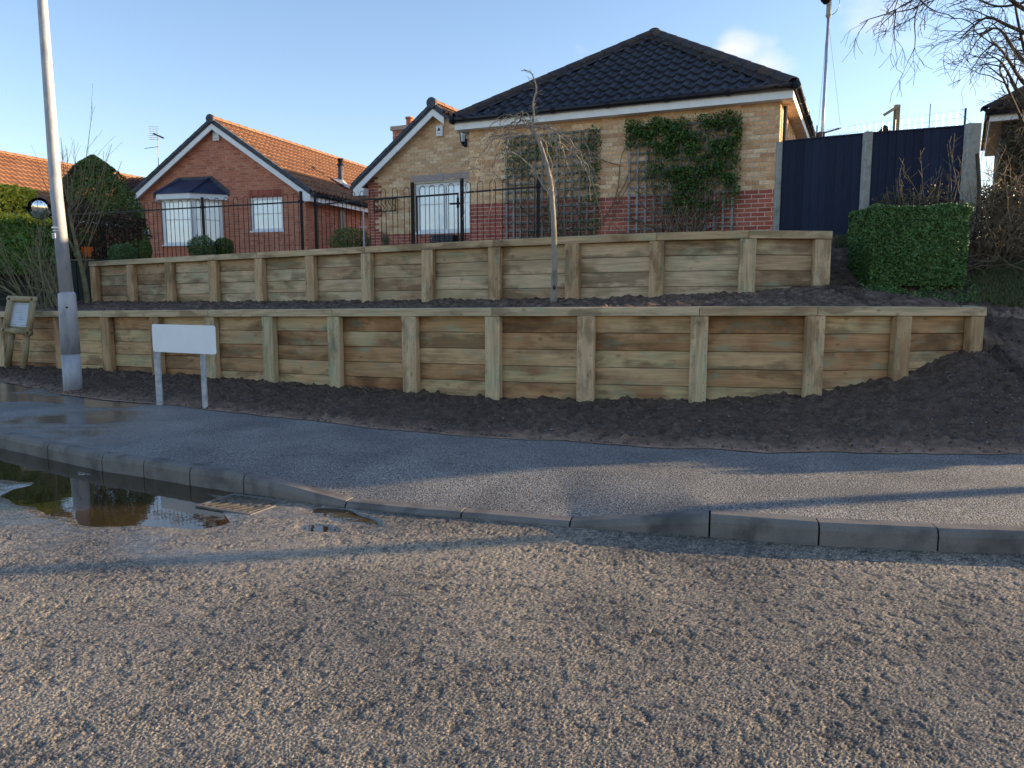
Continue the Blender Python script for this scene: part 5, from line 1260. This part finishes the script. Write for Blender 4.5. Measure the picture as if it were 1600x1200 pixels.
def droop(start, az, L_, rise, r0, sub=3, fall=1.0):
    pts = []; p = start.copy(); vx = Vector((math.cos(az), math.sin(az)*.8, 0)); n = 16
    for i in range(n+1):
        f = i/n
        pos = start+vx*(L_*math.sin(f*1.45))+Vector((0, 0, rise*math.sin(min(1, f*2)*1.57)*1.0-fall*f**2.1))
        pos += Vector((math.sin(i*1.9+az*7), math.cos(i*2.3+az*5), math.sin(i*2.7+az))) * .016
        pts.append(pos)
    q.tube(pts, [max(.0025, r0*(1-f_/n)+.0025) for f_ in range(n+1)], 5, cap=False)
    for k in range(sub):
        i = random.randint(3, n-3); s = pts[i]; a2 = az+random.gauss(0, .9)
        pp_ = [s]; d = Vector((math.cos(a2), math.sin(a2), random.uniform(-.1, .5))).normalized(); 
        for j in range(8): d = (d+Vector((0, 0, -.2))+rv(.12)).normalized(); pp_.append(pp_[-1]+d*random.uniform(.04, .08))
        q.tube(pp_, [.005-.0004*j for j in range(9)], 4, cap=False)
        for kk in range(3):
            j = random.randint(1, 7); e_ = pp_[j]; q.tube([e_, e_+rv(.03)+Vector((0, 0, -.05))], .002, 3, cap=False)
for (az, L_, rs, fl) in ((3.2, .75, .15, 1.0), (2.9, .55, .3, .6), (3.6, .6, .1, 1.2), (.1, .8, .06, .95), (-.3, .65, .1, .75), (.4, .5, .2, .5), (2.6, .4, .2, .9), (3.0, .35, .1, .7), (.0, .95, .0, 1.3), (3.35, .9, .0, 1.2), (3.9, .4, .25, .6), (5.6, .55, .2, 1.1), (.3, .35, .12, 1.2), (3.1, .65, .0, .6), (6.1, .45, .0, .6)):
    droop(cps+Vector((0, 0, random.uniform(-.15, .12))), az, L_, rs, .007, 3, fl)
# cross stem from lower trunk up left
q.tube(smoothpath([P(a, b, wy) for a, b in ((862, 308), (845, 285), (830, 262), (812, 245), (800, 238))]), .008, 5)
q.tube(smoothpath([P(a, b, wy) for a, b in ((862, 300), (848, 288), (838, 270), (826, 255))]), .006, 5)
q.build('branches', M_['bark_p'], wt_, fix=False)
q = MB(); kn = P(866, 449, wy-.05); q.tube([kn+Vector((-.0, -.0, -.03)), kn+Vector((0, -.012, 0)), kn+Vector((0, 0, .03))], [.01, .022, .01], 8); q.build('knot', M_['bark_d'], wt_)

def grow(q, p, d, L_, r, depth, spread=.5, grav=0., nseg=5, kids=(2, 4), minr=.003, jit=.16, log=None):
    pts = [p]; dd = d.normalized()
    for i in range(nseg):
        dd = (dd+rv(jit)+Vector((0, 0, grav))).normalized(); pts.append(pts[-1]+dd*L_/nseg)
    q.tube(pts, [max(minr, r*(1-.55*i/nseg)) for i in range(nseg+1)], 7 if r > .02 else (4 if r > .006 else 3), cap=False)
    if log is not None: log += pts
    if depth == 0: return
    for k in range(random.randint(*kids)):
        i = random.randint(2, nseg); b = pts[i]; ax_ = rv(1).cross(dd).normalized()
        nd_ = (dd+ax_*random.uniform(spread*.5, spread*1.5)).normalized()
        grow(q, b, nd_, L_*random.uniform(.5, .8), r*.55*(1-.3*i/nseg), depth-1, spread, grav, nseg, kids, minr, jit, log)
# big bare tree at upper right
tb = P(1665, 400, 11.5); bt_ = thing('bare_tree', (tb.x, tb.y, terz(tb.x, tb.y)), 'large bare branching tree overhanging the top right corner', 'tree')
q = MB(); q.tube(smoothpath([Vector((tb.x, tb.y, 1.6)), P(1662, 250, 11.4), P(1640, 120, 11.3), P(1630, 0, 11.2), P(1600, -120, 11.0)]), [.16-.006*i for i in range(17)], 12); q.build('trunk', M_['bark_d'], bt_, smooth=True)
q = MB(); random.seed(21)
mains = [((1640, 160), (1600, 130), (1570, 85), (1548, 62)), ((1625, 120), (1590, 85), (1560, 45), (1530, 55)), ((1620, 60), (1575, 40), (1540, 28), (1500, 60)),
         ((1610, 20), (1580, 0), (1560, -30), (1555, -60)), ((1615, 0), (1560, 10), (1500, -10), (1440, 0)), ((1600, -60), (1540, -40), (1480, -30), (1400, 15)), ((1600, -90), (1530, -100), (1450, -60), (1385, 20)),
         ((1640, 170), (1610, 110), (1590, 30), (1580, -40)), ((1650, 150), (1625, 100), (1610, 40), (1598, -40)), ((1640, 210), (1600, 160), (1570, 105), (1555, 90)), ((1600, -100), (1510, -70), (1450, -20), (1430, 25)),
         ((1650, 240), (1610, 210), (1580, 150), (1562, 110))]
for mpath in mains:
    yy = random.uniform(-.8, .8); pth = smoothpath([P(a, b, 11.3+yy*i/3) for i, (a, b) in enumerate(mpath)], 5)
    r0 = .034 if mpath[0][1] > 0 else .02
    q.tube(pth, [max(.007, r0*(1-.8*i/len(pth))) for i in range(len(pth))], 6, cap=False)
    for k in range(9):
        i = random.randint(2, len(pth)-1); dirn = (pth[i]-pth[i-1]).normalized()
        grow(q, pth[i], (dirn+rv(.6)+Vector((-.25, 0, -.15))).normalized(), random.uniform(.25, .55), .010, 2, .6, -.06, 4, (2, 4), .0028, .2)
q.build('branches', M_['bark_d'], bt_, fix=False)
random.seed(5)

# clipped privet hedge (right)
def box_hedge(name, label, c, size, rotz, n, leaf, m, seed=0, parent_loc=None, roundness=.03, rough=.05):
    t = thing(name, (c[0], c[1], c[2]), label, 'hedge')
    sx, sy, sz = size; faces = [(0, sx*sy), (1, sx*sz), (2, sy*sz), (3, sy*sz), (4, sx*sz)]
    pts = []; nr = []
    tot = sum(f[1] for f in faces)
    for f, ar in faces:
        k = int(n*ar/tot); u = rng.uniform(-.5, .5, k); v = rng.uniform(0, 1, k)
        if f == 0: p = np.stack([u*sx, (v-.5)*sy, np.full(k, sz)], 1); nn_ = (0, 0, 1)
        elif f == 1: p = np.stack([u*sx, np.full(k, -sy/2), v*sz], 1); nn_ = (0, -1, 0)
        elif f == 2: p = np.stack([np.full(k, -sx/2), u*sy, v*sz], 1); nn_ = (-1, 0, 0)
        elif f == 3: p = np.stack([np.full(k, sx/2), u*sy, v*sz], 1); nn_ = (1, 0, 0)
        else: p = np.stack([u*sx, np.full(k, sy/2), v*sz], 1); nn_ = (0, 1, 0)
        pts.append(p); nr.append(np.tile(nn_, (k, 1)))
    p = np.concatenate(pts); nr = np.concatenate(nr).astype(float)
    bump = fbm(p[:, 0]*7+p[:, 1]*3, p[:, 2]*7+p[:, 1]*5, 3, seed)-.5
    p = p+nr*(bump[:, None]*rough*2.2-np.abs(rng.normal(0, .03, (len(p), 1))))
    # rounded edges
    q_ = p.copy(); q_[:, 0] /= sx/2; q_[:, 1] /= sy/2; q_[:, 2] = (q_[:, 2]-sz*.5)/(sz*.5)
    rad = np.sort(np.abs(q_), 1)[:, 1]; p *= 1
    shr = np.clip((rad-.85)/.15, 0, 1)*roundness; p[:, 0] *= 1-shr*.6; p[:, 1] *= 1-shr*.6; p[:, 2] -= (p[:, 2] > sz*.8)*shr*.5
    cr, sr = math.cos(rotz), math.sin(rotz)
    R = np.array([[cr, -sr, 0], [sr, cr, 0], [0, 0, 1]]); p = p @ R.T+np.array(c); nr = nr @ R.T
    leaves('leaves', p, leaf, m, t, nrm=nr, flat=.35)
    q = MB(); Fh = lambda s, d, z: Vector((c[0]+cr*s-sr*d, c[1]+sr*s+cr*d, c[2]+z)); g = .07
    q.fbox(Fh, -sx/2+g, sx/2-g, -sy/2+g, sy/2-g, .12, sz-g); q.build('inner_growth', M_['l_con'], t, bevel=.05)
    q = MB()
    for k in range(30):
        s = random.uniform(-.45, .45)*sx; d = random.uniform(-.4, .4)*sy; q.tube([Fh(s*.85, d*.8, -.1), Fh(s, d, .35)], .008, 4)
    q.build('stems', M_['twig'], t, fix=False); return t
hc = P(1425, 452, 10.75); hw = (1500-1345)/1200*10.3*.94
box_hedge('privet_hedge', 'square clipped dark green privet hedge before the navy fence', (hc.x-.13, hc.y, hc.z+.05), (hw, .9, P(1425, 318, 10.3).z-hc.z-.07), -.06, 60000, .019, M_['l_hedge'], 3)
# rough taller growth behind the hedge
def bush(name, label, cat, c, rad, n, leaf, m, stems=0, stemm=None, seed=0, flatn=.3, squash=1, pexp=.35, lump=.35, kind=None):
    t = thing(name, (c[0], c[1], c[2]-rad[2]*.9), label, cat)
    d = rng.normal(size=(n, 3)); d /= np.linalg.norm(d, axis=1)[:, None]
    lum = 1+lump*(fbm(d[:, 0]*3+5+seed, d[:, 2]*3+d[:, 1]*2+5, 3, seed)-.5)*2
    r = rng.random(n)**pexp*lum
    p = d*r[:, None]*np.array(rad)+np.array(c); leaves('leaves', p, leaf, m, t, nrm=d, flat=flatn)
    if stems:
        q = MB()
        for k in range(stems):
            a = random.uniform(0, 6.28); e_ = Vector((c[0]+math.cos(a)*rad[0]*random.uniform(.2, 1), c[1]+math.sin(a)*rad[1]*random.uniform(.2, 1), c[2]+rad[2]*random.uniform(.0, 1.25)))
            b_ = Vector((c[0]+random.uniform(-.2, .2)*rad[0], c[1], c[2]-rad[2])); md = (b_+e_)/2+Vector(((e_.x-b_.x)*.15, 0, .1*rad[2]))
            q.tube(smoothpath([b_, md, e_], 3), [.008]*4+[.004]*3, 4, cap=False)
        q.build('stems', stemm or M_['twig'], t, fix=False)
    return t
hb = P(1425, 318, 11.5)
bush('rough_shrub', 'browner untrimmed shrub showing behind the top of the square hedge', 'shrub', (hb.x+.1, 11.45, 2.35), (.85, .3, .75), 9000, .022, M_['l_brn'], 60, None, 4, pexp=.5)
# seedling twigs against the navy fence
t = thing('twiggy_saplings', tuple(P(1440, 330, 11.3)), 'bare twiggy saplings rising in front of the navy fence', 'sapling')
q = MB()
for (px, py, e) in ((1444, 300, (1438, 235)), (1446, 300, (1470, 258)), (1442, 300, (1408, 262)), (1412, 300, (1412, 248)), (1486, 300, (1480, 225)), (1490, 300, (1505, 235)), (1480, 300, (1492, 208)), (1500, 290, (1482, 218))):
    a = P(px, py+15, 11.3); b = P(*e, 11.3); q.tube(smoothpath([a, (a+b)/2+rv(.03), b], 3), [.0055]*3+[.003]*4, 4, cap=False)
    for k in range(6):
        f = random.uniform(.3, .95); p = a+(b-a)*f; q.tube([p, p+Vector((random.uniform(-.12, .12), 0, .1))], .003, 3, cap=False)
q.build('twigs', M_['twig'], t, fix=False)

# house at the far right under ivy
RX0 = P(1563, 230, 18); FRH = Frame((RX0.x, 18), (RX0.x+6, 18-3.5))
rh = thing('ivy_covered_house', tuple(FRH(2, 0, GZ)), 'ivy covered house corner with mossy roof at the right edge', 'house')
ezr = P(1563, 192, 18).z; q = MB(); q.fbox(FRH, 0, 4.6, 0, 5, GZ-.3, ezr); q.build('wall', M_['bark_d'], rh)
q = MB(); q.fbox(FRH, -.25, 4.9, -.32, -.30, ezr, ezr+.2); q.fbox(FRH, -.25, -.23, -.299, 5, ezr, ezr+.2); q.build('fascia', M_['fascia'], rh)
q = MB(); q.fbox(FRH, -.229, 4.9, -.299, 5, ezr-.01, ezr+.01); q.build('soffit', M_['soffit'], rh)
e_ = ezr+.2; cR = [FRH(-.35, -.42, e_), FRH(5.0, -.42, e_), FRH(5.0, 5.3, e_), FRH(-.35, 5.3, e_)]; rA = FRH(2.3, 2.25, e_+1.8); rB = FRH(2.3, 2.7, e_+1.8)
q = MB(); q.add(cR+[rA, rB], [(0, 1, 4), (1, 2, 5, 4), (2, 3, 5), (3, 0, 4, 5), (3, 2, 1, 0)]); rq = q.build('roof', M_['tile_moss'], rh)
upx = (FRH(2.3, 2.25, e_+1.8)-FRH(2.3, -.42, e_)).normalized()
hnr = (rA-cR[0]).cross(Vector((0, 0, 1))).normalized(); hnr = hnr if (cR[1]-cR[0]).dot(hnr) < 0 else -hnr
hnr2 = (rA-cR[1]).cross(Vector((0, 0, 1))).normalized(); hnr2 = hnr2 if (cR[0]-cR[1]).dot(hnr2) < 0 else -hnr2
slope_tiles(cR[0], FRH.u, upx, 5.3, 3.2, rq, M_['tile_moss'], clip=[(cR[0], hnr), (cR[1], hnr2)], name='slope_tiles')
ridge_run(cR[0]+Vector((0, 0, .04)), rA+Vector((0, 0, .04)), .14, M_['tile_moss'], rq, 'hip_tile')
gutter(cR[0]+Vector((.05, -.02, -.03)), cR[1]+Vector((0, -.02, -.03)), rh)
# ivy on it
iv = thing('ivy', tuple(FRH(.5, -.3, GZ)), 'brown and green ivy swathing the right hand house wall', 'ivy')
n = 34000; s = rng.uniform(-.02, 3.2, n); z = rng.uniform(2.0, e_+1.3, n); dd = -.12-np.abs(rng.normal(0, .16, n))*(1+.8*fbm(s*2, z*2, 3, 5))
roofd = np.where(z > e_, (z-e_)/.674-.45, 0); dd = dd+roofd; keep = (z < e_) | ((s > (z-e_)*1.35-.25) & (rng.random(n) < .35))
keep &= ~((z > ezr-.02) & (z < e_) & (s < .75)); keep &= (rng.random(n) < np.clip((fbm(s*2.2, z*2.2, 3, 45)-.12)*4, .3, 1))
s, z, dd = s[keep], z[keep], dd[keep]
pts = np.array(FRH.o)[None]+np.outer(s, np.array(FRH.u))+np.outer(dd, np.array(FRH.w)); pts[:, 2] = z
leaves('leaves', pts, .034, M_['l_brn'], iv)
q = MB()
for k in range(160):
    p = FRH(random.uniform(-.1, 3.0), random.uniform(-.6, -.2), random.uniform(1.8, e_+.5)); grow(q, p, Vector((random.uniform(-.6, .4), -.3, random.uniform(-.2, 1))), random.uniform(.25, .6), .006, 1, .7, -.03, 4, (1, 3), .003, .25)
q.build('stems', M_['twig'], iv, fix=False)
# tangled bare thicket between hedge and ivy
th = thing('bare_thicket', tuple(P(1560, 430, 11.6)), 'tangled leafless thicket on the bank right of the hedge', 'thicket')
q = MB()
for k in range(150):
    a = P(random.uniform(1515, 1640), random.uniform(385, 430), random.uniform(11.3, 12.4)); d = Vector((random.uniform(-.45, .5), random.uniform(-.3, .1), 1))
    grow(q, a, d, random.uniform(.5, 1.3), random.uniform(.006, .016), 2, .6, -.02, 5, (1, 3), .0028, .2)
for k in range(60):
    a = P(random.uniform(1530, 1660), random.uniform(400, 440), random.uniform(10.9, 11.6)); grow(q, a, Vector((random.uniform(-1, .3), -.2, random.uniform(-.1, .35))), random.uniform(.5, 1.0), .009, 1, .5, -.03, 5, (1, 3), .003, .25)
q.build('twigs', M_['twig'], th, fix=False)
n = 14000; px_ = rng.uniform(1522, 1700, n); py_ = rng.uniform(290, 425, n); Yv = rng.uniform(11.6, 12.8, n)
pts = np.array([P(a, b, c_) for a, b, c_ in zip(px_, py_, Yv)]); kk = fbm(pts[:, 0]*2.5, pts[:, 2]*2.5, 3, 9) > .42; leaves('dead_leaves', pts[kk], .026, M_['l_brn'], th)
# trunk-like ivy stem beside the concrete post
q = MB(); q.tube(smoothpath([P(1522, 385, 11.4), P(1528, 340, 11.4), P(1530, 290, 11.4), P(1527, 240, 11.4)], 4), .028, 7); q.build('old_stem', M_['bark_d'], th)
# shrub at hedge foot + grass on bank
def scatter_blades(name, label, region, n, h, m, kind='stuff', lean=.4):
    X = []; 
    for _ in range(n):
        a, b, Y = region(); p = P(a, b, Y); z = terz(p.x, p.y); X.append((p.x, p.y, z))
    X = np.array(X); n = len(X); a = rng.uniform(0, 6.28, n); hh = h*rng.uniform(.5, 1.3, n); w_ = .006
    dx = np.stack([np.cos(a), np.sin(a), np.zeros(n)], 1); ln = rng.normal(0, lean, (n, 2))*hh[:, None]
    tip = X+np.stack([ln[:, 0], ln[:, 1], hh], 1); md = X+np.stack([ln[:, 0]*.3, ln[:, 1]*.3, hh*.6], 1)
    V = np.stack([X-dx*w_, X+dx*w_, md+dx*w_*.7, md-dx*w_*.7, tip], 1).reshape(-1, 3); i = np.arange(n)*5
    F = np.concatenate([np.stack([i, i+1, i+2, i+3], 1), np.stack([i+3, i+2, i+4, i+4], 1)])
    me = bpy.data.meshes.new(name); fl = [tuple(f) for f in F[:n]]+[tuple(f[:3]) for f in F[n:]]
    me.from_pydata(V.tolist(), [], fl); at = me.attributes.new('rnd', 'FLOAT', 'FACE'); r = rng.random(n); at.data.foreach_set('value', np.concatenate([r, r]))
    me.materials.append(m); o = place(name, me); tag(o, label, 'grass', None, 'stuff'); return o
scatter_blades('grass', 'rough green grass on the bank right of the hedge', lambda: (random.uniform(1518, 1680), random.uniform(410, 462), random.uniform(10.1, 11.3)), 7000, .10, M_['grass'])
scatter_blades('verge_grass', 'small tufts of green growth beside the upper wall end', lambda: (random.uniform(1303, 1345), random.uniform(375, 400), random.uniform(11.9, 12.8)), 2200, .09, M_['grass'])
# low ground cover at hedge foot
pp_ = []
for k in range(1700):
    p = P(random.uniform(1335, 1530), 452, random.uniform(10.0, 10.6)); 
    if fbm(np.array(p.x*3.), np.array(p.y*3.), 2, 4) > .45: pp_.append((p.x, p.y, terz(p.x, p.y)+random.uniform(.01, .10)))
o = leaves('ground_cover', np.array(pp_), .022, M_['l_hedge']); tag(o, 'sparse low green weeds at the foot of the hedge', 'weeds', None, 'stuff')
# litter on soil: dry leaves, chips and stones
pp_ = []
for k in range(800):
    x = random.uniform(-8, 8); f = random.random()**1.2; y0 = float(backY(x)); y1 = float(wallL(x)) if x < 5.4 else 9.5; y = y0+.05+(y1-y0-.1)*f
    if x < 4 and random.random() < .6: continue
    pp_.append((x, y, bedz(x, y)+.022))
for k in range(500):
    p = G(random.uniform(1525, 1600), random.uniform(525, 560), .95); pp_.append((p.x, p.y, bedz(p.x, p.y)+.03))
for k in range(700):
    x = random.uniform(4.2, 7); y = random.uniform(9.6, 10.5); pp_.append((x, y, terz(x, y)+.03))
o = leaves('leaf_litter', np.array(pp_), .016, M_['l_lit'], nrm=np.tile((0., 0., 1.), (len(pp_), 1)), flat=.6); tag(o, 'scattered dead leaves and wood chips on the dark soil', 'leaf litter', None, 'stuff')
q = MB()
for k in range(2000):
    x = random.uniform(-8, 8); y0 = float(backY(x)); y1 = float(wallL(x)) if x < 5.4 else 9.3; y = y0+.02+(y1-y0)*random.random()**1.6
    r = random.uniform(.006, .022); p = Vector((x, y, max(.155, bedz(x, y))+.012)); a = random.uniform(0, 6.28)
    vs = [p+Vector((math.cos(a+i*1.57)*r*random.uniform(.6, 1.2), math.sin(a+i*1.57)*r*random.uniform(.6, 1.2), 0)) for i in range(4)]+[p+Vector((0, 0, r*.7)), p-Vector((0, 0, r*.5))]
    q.add(vs, [(0, 1, 4), (1, 2, 4), (2, 3, 4), (3, 0, 4), (1, 0, 5), (2, 1, 5), (3, 2, 5), (0, 3, 5)])
M_['pebble'] = mat('pebble', [(.05, .04, .035), (.10, .08, .06), (.22, .19, .16), (.07, .05, .04)], rnd=True, rough=.8)
o = q.build('soil_clods', M_['pebble'], fix=False); tag(o, 'small stones and crumbs scattered over the lower soil bed', 'stones', None, 'stuff')

# dry roots and straw lying on the right hand part of the bed
q = MB()
for k in range(260):
    x = random.uniform(2.5, 8) if random.random() < .75 else random.uniform(-7, 2.5); y0 = float(backY(x)); y1 = float(wallL(x)) if x < 5.4 else 9.3; y = y0+.1+(y1-y0-.1)*random.random()
    p = Vector((x, y, max(.16, bedz(x, y))+.02)); a = random.uniform(0, 6.28); pts = [p]
    for j in range(4): a += random.gauss(0, .5); nx = pts[-1]+Vector((math.cos(a), math.sin(a), 0))*random.uniform(.015, .05); nx.z = max(.16, bedz(nx.x, nx.y))+random.uniform(.015, .045); pts.append(nx)
    q.tube(pts, .0022, 3, cap=False)
o = q.build('dry_roots', M_['l_lit'], fix=False); tag(o, 'dry roots and straws lying on the dark soil', 'roots', None, 'stuff')

pp_ = []
for k in range(90):
    x = random.uniform(-6, 7); y = float(kerbY(x))+.2+(float(backY(x))-float(kerbY(x))-.25)*random.random(); pp_.append((x, y, .166))
o = leaves('pavement_litter', np.array(pp_), .011, M_['l_lit'], nrm=np.tile((0., 0., 1.), (len(pp_), 1)), flat=.7); tag(o, 'few tiny pale leaf scraps dropped on the pavement', 'litter', None, 'stuff')
# conifer, egg shaped
cc = P(163, 410, 19.0); cf = thing('conifer', (cc.x, cc.y, GZ), 'dark green egg shaped conifer left of the red house', 'conifer')
zt_ = P(150, 243, 19).z; zb_ = GZ-.1; H_ = zt_-zb_
def shape_pts(n, pex=.25):
    v = rng.random(n)**.9; a = rng.uniform(0, 6.28, n)
    prof_ = np.interp(v, [0, .1, .35, .6, .8, .93, 1], [.72, .9, 1.0, .90, .62, .34, .04])
    lum = 1+.26*(fbm(a*2.2+3, v*6, 3, 3)-.5)*2+.10*(fbm(a*6, v*18, 2, 8)-.5)*2
    r = prof_*lum*(rng.random(n)**pex); cxs = -.16*np.clip(v-.3, 0, 1)
    return np.stack([cc.x+cxs+r*np.cos(a)*.98, cc.y+r*np.sin(a)*.98, zb_+v*H_], 1), np.stack([np.cos(a), np.sin(a), np.full(n, .4)], 1), v, a
pts, nr, v, a = shape_pts(34000, .12)
br = (fbm(pts[:, 0]*2.2, pts[:, 2]*1.6, 3, 70)+.25*np.clip(.6-v, 0, 1)) > .50
leaves('foliage', pts[~br], .030, M_['l_con'], cf, nrm=nr[~br], flat=.4)
leaves('brown_foliage', pts[br], .030, M_['l_conb'], cf, nrm=nr[br], flat=.4)
q = MB(); q.tube([(cc.x, cc.y, GZ-.1), (cc.x, cc.y, zt_-.6)], [.10, .03], 8); q.build('trunk', M_['bark_d'], cf)
# small round shrubs behind the upper wall
for (px, py, Y, rx, rz_, mkey, lab) in ((192, 402, 15.9, .28, .22, 'l_hedge', 'low green mound shrub below the conifer beside the wall cap'), (316, 392, 15.2, .28, .24, 'l_hedge', 'small clipped green dome shrub below the bay window'),
                                      (350, 392, 15.4, .20, .2, 'l_con', 'small dark dome shrub right of the green one below bay window'), (548, 382, 14.2, .38, .24, 'l_con', 'spreading green shrub behind railing beside red house corner'),
                                      (228, 395, 15.6, .12, .2, 'l_con', 'narrow dark tuft between conifer and railing')):
    p = P(px, py, Y); bush('small_shrub', lab, 'shrub', (p.x, p.y, p.z+.06), (rx, rx, rz_), 3500, .016, M_[mkey], 10, None, px, pexp=.2, lump=.15)
p = P(603, 380, 13.3); bush('dry_plant', 'wispy dry grass plant spilling over the upper wall cap', 'plant', (p.x, p.y, p.z+.03), (.08, .08, .16), 350, .012, M_['l_brn'], 26, M_['stemg'], 3, pexp=.6)
# golden hedge, left
h1 = P(36, 400, 16.6); zt1 = P(40, 345, 16.6).z
box_hedge('golden_hedge', 'yellow topped green hedge behind the lamp column', (P(24, 400, 16.6).x-.6, 16.8, 1.9), (2.35, 1.0, zt1-1.9), -.1, 16000, .035, M_['l_grn'], 8, rough=.10)
t = bpy.data.objects['golden_hedge']; n = 9000
cx_ = P(24, 400, 16.6).x-.6; pts = np.stack([rng.uniform(cx_-1.2, cx_+1.2, n), rng.uniform(16.25, 17.3, n), zt1+rng.normal(.0, .05, n)+.02], 1); leaves('golden_growth', pts, .035, M_['l_yel'], t)
box_hedge('golden_conifer', 'bright yellow conifer block at the left edge of view', (P(-34, 340, 17.8).x, 18.2, 2.0), (1.62, 1.2, P(0, 289, 17.8).z-2.0), 0, 16000, .04, M_['l_yel'], 9, rough=.08)
# multi-stem bare shrub
random.seed(11)
sh = thing('bare_shrub', tuple(P(80, 478, 14.4)), 'bare many stemmed shrub behind notice board and lamp column', 'shrub')
q = MB(); tips = []
for k in range(48):
    a = P(random.uniform(35, 112), 482, random.uniform(14.3, 15.3)); a.z = terz(a.x, a.y)-.03
    d = Vector((random.uniform(-.75, .22), random.uniform(-.1, .15), 1)); grow(q, a, d, random.uniform(.7, 1.35), random.uniform(.008, .022), 1, .35, 0, 6, (1, 4), .003, .09, tips)
q.build('stems', M_['stemg'], sh, fix=False)
pts = np.array([tuple(p+rv(.12)) for p in random.sample(tips, min(900, len(tips))) for _ in range(2) if p.z > 2.0]); leaves('sparse_leaves', pts, .02, M_['l_grn'], sh)
# slender bare tree
st = thing('slender_bare_tree', tuple(P(136, 472, 15.2)), 'slender bare tree with upright twigs before the conifer', 'tree')
q = MB(); trk = smoothpath([P(a, b, 15.2) for a, b in ((137, 476), (134, 450), (128, 420), (121, 390), (113, 355), (108, 325))], 4); q.tube(trk, [.055-.0015*i for i in range(len(trk))], 8); q.build('trunk', M_['stemg'], st, smooth=True)
q = MB()
for (i, e) in ((8, (75, 300)), (10, (60, 262)), (14, (150, 300)), (16, (142, 190)), (18, (118, 255)), (20, (105, 250)), (20, (95, 215)), (19, (128, 262)), (12, (165, 262)), (15, (175, 225)), (9, (190, 252)), (17, (82, 238)), (20, (112, 280)), (6, (155, 330)), (18, (150, 245))):
    a = trk[min(i, len(trk)-1)]; b = P(*e, 15.2+random.uniform(-.5, .5)); mid = (a+b)/2+Vector((0, 0, -.15))+rv(.05)
    pth = smoothpath([a, mid, b], 6); q.tube(pth, [.011-.0006*j for j in range(len(pth))], 5, cap=False)
    for k in range(6):
        j = random.randint(2, len(pth)-1); dirn = (pth[j]-pth[j-1]).normalized(); grow(q, pth[j], (dirn+rv(.35)+Vector((0, 0, .2))), random.uniform(.2, .45), .004, 1, .4, .05, 4, (0, 2), .0022, .1)
q.build('branches', M_['stemg'], st, fix=False)

def corner(x, y, sx, sy, r): return (x+math.cos(r)*sx/2-math.sin(r)*sy/2, y+math.sin(r)*sx/2+math.cos(r)*sy/2, .2)
box_hedge('shade_hedge', 'tall unseen hedge added beyond the right edge to shade soil and pavement', corner(9.7, 8.0, 11, 3.6, .17), (11, 3.6, 2.4), .17, 9000, .06, M_['l_hedge'], 6, rough=.2)  # unseen, added to cast shade over the soil bed and pavement
box_hedge('shade_hedge', 'low unseen hedge added beyond the right edge to shade the pavement', corner(7.7, 7.0, 9, .9, .17), (9, .9, .95), .17, 7000, .05, M_['l_hedge'], 6, rough=.2)  # unseen, added to shade the back strip of the pavement
# unseen lamp post, inferred from and added for the shadow streak on the pavement
lp2 = thing('lamp_column', (13.5, 7.05, .15), 'unseen lamp column up the street, added for its shadow streak', 'lamp column')
q = MB(); q.tube([(13.5, 7.25, .15), (13.5, 7.25, 1.6), (13.5, 7.25, 1.65), (13.5, 7.25, 8)], [.12, .12, .09, .06], 14); q.build('shaft', M_['steel'], lp2)
q = MB(); q.tube([(13.5, 7.25, 8), (13.4, 6.6, 8.3), (13.4, 6.0, 8.3)], .04, 8); q.build('bracket_arm', M_['steel'], lp2)
